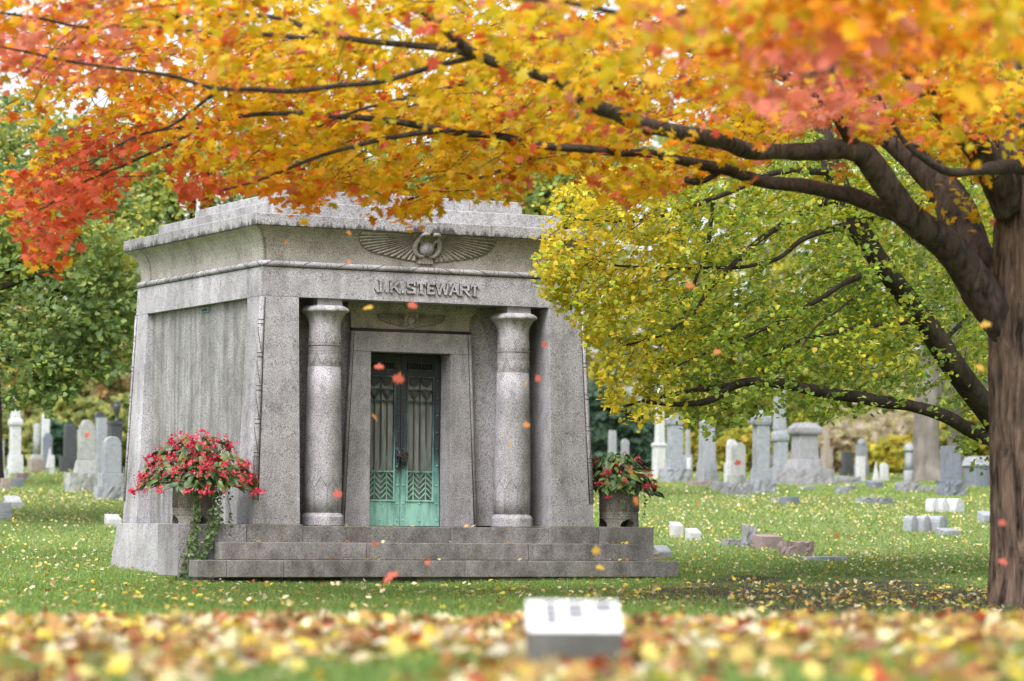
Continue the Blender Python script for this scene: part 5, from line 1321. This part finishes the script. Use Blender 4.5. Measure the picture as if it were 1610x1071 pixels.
# ---------- other trees
def crown_tree(name, label, px, base_py, Y, blobs, cols, p, nseed, leaf, tpl, size, L, seed, bark_=BARK_D, trunk_r=.25, lean=0, poly=None, top_z=None, group='trees behind the tomb', k=11, mat=LEAF_FAR, crown_base=None):
    """blobs: (px, py, distance, rx, ry in px) ellipsoids that make up the crown"""
    r = np.random.default_rng(seed)
    a, _ = ray(px, base_py); X = a * Y; Zg = gz(X, Y)
    E_ = empty(name, (X, Y, Zg)); tag(E_, label, 'tree', group)
    pts = []; cen_ = []
    wts = np.array([b_[3] * b_[4] for b_ in blobs], float); wts /= wts.sum()
    for (bx_, by_, bY, rx, ry), wgt in zip(blobs, wts):
        m = max(8, int(nseed * wgt)); c = at(bx_, by_, bY); mpp = bY / F
        d = r.normal(0, 1, (m, 3)); d /= np.linalg.norm(d, axis=1, keepdims=True); q = r.uniform(.25, 1, (m, 1)) ** .45
        P = np.array(c) + d * q * np.array([rx * mpp, (rx + ry) / 2 * mpp * .8, ry * mpp])
        pts.append(P); cen_.append(c)
    P = np.concatenate(pts); dn = vnoise(P, 1.2 * 40 / Y, seed); P = P[r.uniform(0, 1, len(P)) < np.clip(.7 + .65 * dn, .05, 1)]
    P[:, 2] = np.maximum(P[:, 2], gz_np(P[:, 0], P[:, 1]) + .4)
    mc = np.mean(np.array([list(c) for c in cen_]), 0)
    ow = P - mc; ow /= np.linalg.norm(ow, axis=1, keepdims=True) + 1e-9
    LP, LA, TW = sprays(P, ow, L, k, .3, r)
    if poly is not None:
        x_, y_ = to_px(LP); LP = LP[inside(x_, y_, poly)]; LA = np.zeros((len(LP), 3)) + .01
    n = len(LP); gsel = vnoise(LP, .9 * 40 / Y, seed + 2) * .4 + r.uniform(0, 1, n)
    order = np.array(cols); cum = np.cumsum(p); ii = np.searchsorted(cum, np.clip(gsel, 0, .999)); ii = np.clip(ii, 0, len(cols) - 1)
    C = np.clip(order[ii] * (1 + r.normal(0, .15, (n, 1))), .004, .9)
    off = np.array([X, Y, Zg])
    tag(scatter('crown', tpl, LP - off, frames(n, 1.3, r, LA), r.uniform(size * .7, size * 1.3, n), C, mat, E_), kind='stuff')
    tz = mc[2] - Zg
    me = trunk_mesh([(0, 0, -.2, trunk_r * 1.15), (lean * .15, 0, tz * .25, trunk_r), (lean * .5, 0, tz * .55, trunk_r * .8), (mc[0] - X, mc[1] - Y, tz, trunk_r * .5), (mc[0] - X, mc[1] - Y, tz + .8, trunk_r * .3)], n=20, ridge=.04, rings=5, seed=seed, flare=.2, freq=5)
    obj('trunk', me, bark_, E_)
    for c in cen_:
        s = Vector((lean * .4, 0, tz * r.uniform(.4, .75))); e = Vector(c) - Vector(off)
        if (e - s).length < .3: continue
        md = (s + e) / 2 + Vector((0, 0, .12 * (e - s).length))
        mb = MB().tube([tuple(q) for q in spline([tuple(s), tuple(md), tuple(e)], 5)], list(np.linspace(trunk_r * .42, trunk_r * .1, 11)), 6); mb.build('limb', bark_, E_)
    return E_
GREEN = [(.145, .215, .09), (.21, .295, .105), (.31, .38, .11), (.42, .45, .11), (.56, .52, .12)]
crown_tree('leafy_tree', 'dark green maple whose low boughs hang over the left gravestones', -170, 760, 56, [(70, 430, 55, 140, 130), (-60, 400, 56, 160, 190), (150, 470, 56, 80, 110), (40, 560, 54.5, 75, 85), (110, 560, 55, 70, 60), (190, 520, 57, 45, 70), (-80, 600, 56, 60, 60), (150, 350, 57, 100, 70)], GREEN, [.3, .3, .22, .11, .07], 2700, .1, HEART, .10, .75, 41, trunk_r=.32, k=13, mat=LEAF, group='green trees left of the tomb',
           poly=[(-400, 150), (60, 250), (160, 260), (236, 300), (232, 560), (215, 600), (200, 585), (170, 605), (140, 590), (110, 640), (95, 615), (75, 655), (40, 640), (10, 650), (0, 610), (-20, 600), (-60, 700), (-400, 700)])
crown_tree('leafy_tree', 'tall yellow-tipped green tree rising at the upper left corner', -20, 740, 72, [(40, 250, 71, 120, 90), (20, 200, 72, 90, 60), (-60, 300, 72, 140, 140), (130, 280, 72, 90, 80), (190, 300, 73, 70, 70)], GREEN, [.12, .22, .26, .24, .16], 1700, .1, HEART, .115, .9, 42, trunk_r=.3, k=13, mat=LEAF, group='green trees left of the tomb')
crown_tree('leafy_tree', 'pale yellow-green tree showing over the roof at its back corner', 300, 760, 70, [(330, 290, 69, 110, 70), (260, 330, 69, 70, 60), (420, 280, 70, 100, 70), (300, 220, 70, 120, 60), (240, 260, 70, 60, 70), (520, 260, 71, 110, 90), (240, 330, 71, 50, 60)], GREEN, [.05, .12, .23, .35, .25], 1800, .1, HEART, .11, .9, 43, trunk_r=.26, k=13, mat=LEAF)
crown_tree('leafy_tree', 'deep green tree behind the roof near the linden', 880, 760, 66, [(850, 280, 65, 70, 70), (790, 250, 66, 90, 60), (900, 230, 66, 90, 90), (700, 230, 67, 90, 70)], GREEN, [.3, .3, .25, .1, .05], 700, .1, HEART, .11, .9, 44, trunk_r=.28, k=13, mat=LEAF)
# grey-trunked tree on the hill
gx, gy = ray(1457, 745)[0] * 84, 84.0; gzz = gz(gx, gy)
BT = empty('beech_tree', (gx, gy, gzz)); tag(BT, 'big smooth grey trunk standing on the hill beyond the low markers', 'tree', 'trees on the hill')
kk = 84 / F
obj('trunk', trunk_mesh([(0, 0, -.2, 30 * kk), (0, 0, .25, 25 * kk), (-.03, 0, .8, 21 * kk), (0, 0, 1.6, 20 * kk), (.05, 0, 2.4, 21 * kk), (.1, 0, 3.4, 17 * kk), (0, 0, 5, 13 * kk), (-.3, 0, 8, 8 * kk)], n=40, ridge=.03, rings=8, seed=9, flare=.35, freq=3), BARK_G, BT)
MB().tube([(.1, 0, 2.0), (.35, .1, 2.7), (.8, .3, 4.2), (1.2, .5, 6)], [.22, .18, .14, .08], 10).build('limb', BARK_G, BT)
rr_ = np.random.default_rng(77); m = 900
d = rr_.normal(0, 1, (m, 3)); d /= np.linalg.norm(d, axis=1, keepdims=True); P = d * rr_.uniform(.4, 1, (m, 1)) * np.array([4.2, 4, 3.4]) + np.array([0, 0, 7.2])
LPb, LAb, _t2 = sprays(P, d, .9, 10, .3, rr_)
tag(scatter('crown', OVAL, LPb, frames(len(LPb), .8, rr_, LAb), rr_.uniform(.1, .2, len(LPb)), pick([(.30, .32, .05), (.16, .22, .04), (.5, .42, .05)], len(LPb), rr_), LEAF_FAR, BT), kind='stuff')
sp_ = crown_tree('slim_tree', 'slim dark trunk between the big grey trunk and the maple', 1502, 745, 92, [(1505, 520, 92, 90, 110), (1560, 470, 92, 90, 100)], GREEN, [.05, .15, .3, .3, .2], 260, .1, OVAL, .2, 1.1, 46, BARK_G, .22, group='trees on the hill')
# far belt of trees and shrubs
YG = [(.20, .25, .07), (.35, .37, .09), (.50, .46, .10), (.58, .48, .09)]
OG = [(.27, .23, .17), (.42, .31, .19), (.52, .35, .17), (.34, .32, .16)]
EV = [(.085, .145, .115), (.11, .18, .135), (.15, .225, .165)]
SH0 = [(.28, .32, .13), (.40, .43, .17), (.48, .48, .18)]
far = [('far_tree', 'yellow-green far tree directly behind the white obelisk', 1060, 118, [(1060, 560, 118, 120, 130), (1010, 480, 118, 110, 120), (1100, 660, 117, 70, 70)], YG, [.2, .3, .3, .2]),
       ('far_tree', 'golden far tree behind the capped pillar and tall obelisk', 1200, 122, [(1200, 560, 122, 130, 140), (1260, 640, 120, 80, 70), (1150, 660, 120, 80, 70)], YG, [.15, .3, .35, .2]),
       ('far_tree', 'greener far tree behind the massive rock-capped monument', 1330, 120, [(1330, 560, 120, 120, 130), (1380, 640, 118, 80, 60), (1290, 650, 118, 60, 50)], YG, [.35, .35, .2, .1]),
       ('far_tree', 'yellow far tree behind the big grey trunk', 1450, 124, [(1450, 540, 124, 130, 150), (1540, 600, 122, 100, 110), (1420, 670, 120, 40, 50)], YG, [.2, .25, .3, .25]),
       ('far_tree', 'tall far tree beyond the tomb roof, mostly hidden', 760, 116, [(760, 330, 116, 170, 170), (620, 340, 116, 130, 150)], GREEN[1:], [.3, .3, .25, .15]),
       ('far_tree', 'tall far tree behind the linden crown', 1020, 126, [(1010, 300, 126, 190, 190), (1180, 330, 126, 170, 190)], YG, [.4, .3, .2, .1]),
       ('far_tree', 'tall far tree behind the maple limbs', 1400, 128, [(1390, 320, 128, 200, 200), (1560, 330, 128, 180, 220)], YG, [.4, .3, .2, .1]),
       ('far_tree', 'rusty autumn tree far off behind the urn-topped stone', 185, 120, [(180, 610, 120, 55, 60), (130, 590, 121, 50, 50), (215, 560, 122, 60, 80)], OG + SH0, [.08, .17, .15, .1, .2, .2, .1]),
       ('far_tree', 'orange far tree at the left edge behind the dark boughs', -10, 122, [(0, 610, 122, 60, 70), (-50, 560, 122, 70, 90), (60, 560, 123, 60, 70)], OG, [.1, .25, .45, .2]),
       ('far_tree', 'far green tree filling the gap left of the tomb', 120, 130, [(110, 470, 130, 150, 140), (0, 450, 130, 120, 150), (220, 440, 130, 110, 130)], GREEN, [.2, .3, .3, .15, .05]),
       ('far_tree', 'brown leafless thicket tree behind the domed monument', 1360, 108, [(1360, 700, 108, 60, 32), (1400, 690, 109, 50, 40)], [(.45, .40, .33), (.5, .44, .34), (.46, .42, .22), (.36, .34, .24)], [.3, .3, .25, .15])]
for i, (nm, lb, px, Y, bl, cs_, p_) in enumerate(far):
    crown_tree(nm, lb, px, 745, Y, bl, cs_, p_, 620, .1, TUFT, .24 if 'brown' in lb else .40, 1.5, 60 + i, BARK_G if 'brown' in lb else BARK_D, .25, group='far trees beyond the hill', k=8)
def shrub(label, blobs, cols, p, seed, Y, nseed=150, size=.4, name='shrub', group='shrubs beyond the hill'):
    r = np.random.default_rng(seed); P = []
    X0 = ray(blobs[0][0], 740)[0] * Y; Zg = gz(X0, Y); off = np.array([X0, Y, Zg])
    E_ = empty(name, off); tag(E_, label, 'shrub', group)
    for (bx_, by_, rx, ry) in blobs:
        c = np.array(at(bx_, by_, Y)); mpp = Y / F; d = r.normal(0, 1, (nseed, 3)); d /= np.linalg.norm(d, axis=1, keepdims=True)
        P.append(c + d * r.uniform(.3, 1, (nseed, 1)) ** .5 * np.array([rx * mpp, rx * mpp * .7, ry * mpp]))
        MB().tube([(0, 0, -.1), tuple((c - off) * .5 + np.array([0, 0, .1])), tuple(c - off)], [.07, .05, .02], 6).build('stem', BARK_D, E_)
    P = np.concatenate(P); P[:, 2] = np.maximum(P[:, 2], gz_np(P[:, 0], P[:, 1]) + .1)
    LP, LA, _ = sprays(P, np.tile([0, 0, .3], (len(P), 1)), .5, 12, .2, r); size = min(size, .22) if size > .2 else size; n = len(LP)
    tag(scatter('foliage', TUFT if size > .2 else OVAL, LP - off, frames(n, .9, r, LA), r.uniform(size * .6, size * 1.3, n), pick(cols, n, r, p), LEAF_FAR, E_), kind='stuff')
SH = [(.28, .32, .13), (.40, .43, .17), (.48, .48, .18), (.18, .23, .10)]
shrub('pale green mound of shrubs behind the scrolled stone and dark slab', [(120, 665, 55, 45), (165, 680, 40, 40), (75, 690, 45, 40)], SH, [.25, .35, .25, .15], 90, 108, 170, .3)
shrub('yellow-green shrubs at the left edge behind the white spire', [(20, 690, 45, 40), (-20, 680, 40, 45), (50, 700, 30, 30)], SH, [.3, .35, .2, .15], 91, 110, 150, .3)
shrub('low dark shrub between the mottled column and the dark slab', [(92, 700, 18, 40)], EV, [.3, .4, .3], 92, 98, 120, .25)
shrub('pale shrub beside the tomb wall behind the urn-topped stone', [(190, 700, 25, 50), (205, 660, 20, 50)], SH, [.25, .35, .25, .15], 93, 110, 120, .3)
shrub('dark evergreen mound behind the right planter', [(965, 680, 55, 50), (935, 660, 40, 60), (1000, 690, 30, 45), (960, 720, 60, 40)], EV, [.35, .4, .25], 94, 104, 330, .26, 'evergreen_shrub')
shrub('golden shrub line behind the white tablets', [(1140, 715, 30, 25), (1100, 710, 40, 30), (1170, 700, 40, 30)], YG, [.15, .25, .35, .25], 95, 112, 140, .3)
shrub('yellow shrub just left of the big grey trunk', [(1420, 715, 25, 30), (1395, 720, 30, 25)], YG, [.1, .2, .35, .35], 96, 106, 130, .25)
shrub('brown thicket behind the small white stones', [(1370, 715, 45, 25), (1320, 715, 35, 28), (1285, 715, 30, 25)], [(.42, .36, .28), (.46, .40, .24), (.5, .40, .24), (.36, .34, .24)], [.3, .3, .2, .2], 97, 107, 140, .28)
shrub('yellow-green shrubs behind the tomb chest by the maple', [(1540, 690, 40, 45), (1500, 700, 30, 35), (1580, 680, 40, 50)], YG, [.25, .3, .25, .2], 98, 108, 150, .3)
M_('gravestone', 'slim pale pillar before the dark evergreen behind the right planter', [('box', 952, 974, 722, 742), ('obel', 955, 970, 677, 722, .85)], SG, group=GR_, Y=92)
M_('gravestone', 'low pointed pale stone beside the slim pillar behind the right planter', [('arch', 976, 989, 690, 742, 0, .5)], SG, group=GR_, Y=93)

# ------------------------------------------------------------------ leaves on the ground and in the air
r = np.random.default_rng(51)
FC = [(.52, .42, .13), (.60, .46, .06), (.40, .25, .09), (.50, .44, .28), (.30, .13, .05), (.62, .55, .38), (.34, .07, .035), (.16, .08, .045)]
def litter(n, y0, y1, p, size, lift, tilt, dens=None, tpl=MAPLE, pw=1):
    X, Y = lawn_points(n, y0, y1, r, pw); k = ~on_tomb(X, Y, -.02)
    if dens is not None: k &= r.uniform(0, 1, n) < dens(X, Y)
    X, Y = X[k], Y[k]; n = len(X); Z = gz_np(X, Y) + np.abs(r.normal(lift, lift * .5, n))
    return np.stack([X, Y, Z], -1), frames(n, tilt, r), r.uniform(size * .65, size * 1.3, n), pick(FC, n, r, p)
nz_ = lambda s, k_: (lambda X, Y: np.clip(.55 + k_ * vnoise(np.stack([X, Y * .35, 0 * X], -1), s, 5), .02, 1))
parts_ = [litter(11000, 9.6, 20, [.15, .12, .20, .13, .16, .08, .09, .07], .105, .035, .85, lambda X, Y: np.clip(.34 + .75 * vnoise(np.stack([X * 1.3, Y * .6, 0 * X], -1), 1.6, 5) + .62 * np.clip((Y - 13.2) / 2.2, -1, 1), .02, 1)),
          litter(4200, 26.5, 44, [.24, .2, .14, .2, .06, .12, .02, .02], .06, .035, .6, nz_(.9, .3)),
          litter(1500, 29, 42, [.14, .06, .26, .08, .2, .04, .02, .20], .06, .03, .6, lambda X, Y: np.clip(1.35 - soil_mask(X, Y), 0, 1)),
          litter(24000, 43, 68, [.28, .14, .06, .30, .02, .2, 0, 0], .052, .045, .7, nz_(.7, .55), OVAL),
          litter(5000, 68, 96, [.3, .16, .08, .26, .02, .18, 0, 0], .075, .05, .7, nz_(.7, .5), OVAL)]
root = empty('fallen_leaves'); tag(root, 'fallen yellow and brown leaves strewn over the lawn and the near bank', 'leaves', kind='stuff')
for i, (P, R, S, C) in enumerate(parts_):
    tag(scatter('leaf_litter', MAPLE if i < 3 else OVAL, P, R, S, C, LITTER, root), kind='stuff')
# leaves that have settled on the treads
q_ = []
for (z, v0, v1, u0_, u1_, m) in ((-.2275, -.33, -.17, -.5, 5.1, 26), (-.447, -.62, -.43, -1.0, 5.5, 44), (-.022, -.12, .35, .7, 3.9, 16)):
    for k in range(m):
        u_ = r.uniform(u0_, u1_) if r.uniform() < .5 else [1.35, 4.9, 2.2][k % 3] + r.normal(0, .25); u_ = min(max(u_, u0_), u1_)
        q_.append(wl(u_, r.uniform(v0, v1), z + .02))
n = len(q_)
tag(scatter('leaf_litter', MAPLE, np.array(q_), frames(n, .45, r), r.uniform(.05, .08, n), pick(FC, n, r, [.2, .15, .2, .15, .12, .1, .04, .04]), LITTER, root), kind='stuff')
AL = leafmat('falling_leaf', .5)
def air_leaf(c):
    me = mesh_np('falling_leaf', MAPLE[0], MAPLE[1]); set_col(me, np.repeat(np.array(c, float)[None], len(MAPLE[0]), 0)); me.materials.append(AL); return me
AR, AO, AY = [air_leaf(c) for c in ((.62, .15, .11), (.70, .28, .10), (.72, .45, .08))]
AIR = [(548, 412, 33, 'O', 9, 'orange leaf in the air before the left end of the frieze'), (450, 381, 36, 'O', 7, 'tiny orange leaf before the left of the cornice'), (549, 366, 34, 'O', 9, 'orange leaf falling just under the cornice slab'),
       (578, 483, 31, 'Y', 16, 'amber leaf falling beside the left column capital'), (649, 480, 32, 'R', 14, 'red leaf falling under the carved name'), (596, 576, 33, 'R', 14, 'red leaf falling before the upper door grille'), (627, 596, 31, 'R', 18, 'salmon leaf falling where the two doors meet'),
       (590, 656, 33, 'O', 13, 'orange leaf falling at the left door jamb'), (531, 777, 31, 'R', 14, 'red leaf falling before the foot of the left column'), (613, 906, 28, 'R', 25, 'large blurred red leaf before the bottom step'), (672, 885, 33, 'R', 9, 'small red leaf before the bottom step right of the door'),
       (589, 856, 34, 'R', 9, 'small red leaf before the middle step left of the door'), (857, 542, 33, 'R', 11, 'red leaf falling at the right pilaster edge'), (847, 595, 32, 'R', 13, 'red leaf falling beside the right column'), (826, 604, 34, 'Y', 9, 'yellow leaf falling before the right column shaft'),
       (828, 668, 33, 'O', 11, 'orange leaf falling low beside the right column'), (801, 700, 33, 'Y', 11, 'yellow leaf falling before the middle of the right column'), (781, 798, 33, 'Y', 10, 'amber leaf falling at the foot of the right column'),
       (938, 866, 33, 'Y', 15, 'amber leaf before the right end of the middle step'), (944, 892, 33, 'Y', 13, 'amber leaf before the right end of the bottom step'), (990, 742, 29, 'O', 19, 'large blurred orange leaf before the right begonia'), (1001, 788, 29, 'O', 15, 'blurred orange leaf before the right planter bowl'),
       (1160, 728, 38, 'R', 10, 'red leaf before the weathered marble stone'), (1575, 822, 29, 'R', 12, 'red leaf before the lower maple trunk'), (1577, 883, 29, 'R', 14, 'red leaf before the foot of the maple trunk'), (1549, 510, 29, 'Y', 16, 'yellow leaf beside the main fork of the maple'), (1541, 578, 29, 'Y', 15, 'yellow leaf at the edge of the maple trunk'),
       (137, 684, 50, 'R', 9, 'red leaf before the scrolled gravestone'), (1316, 842, 36, 'O', 11, 'orange leaf over the lawn above the long flat stone'), (1085, 449, 34, 'O', 13, 'orange leaf drifting before the linden crown'), (1128, 553, 34, 'O', 13, 'orange leaf drifting low before the linden crown'), (1096, 793, 34, 'O', 11, 'brownish leaf over the slope right of the planter')]
for i, (px, py, Y, c, s, lb) in enumerate(AIR):
    Y = Y * .78 if Y < 45 else Y
    o = obj('falling_leaf', {'R': AR, 'O': AO, 'Y': AY}[c], None, None, at(px, py, Y), (math.radians(60) + r.normal(0, .5), r.normal(0, .6), r.normal(0, .6)), s * 1.2 * Y / F)
    tag(o, lb, 'leaf', 'leaves falling through the air')
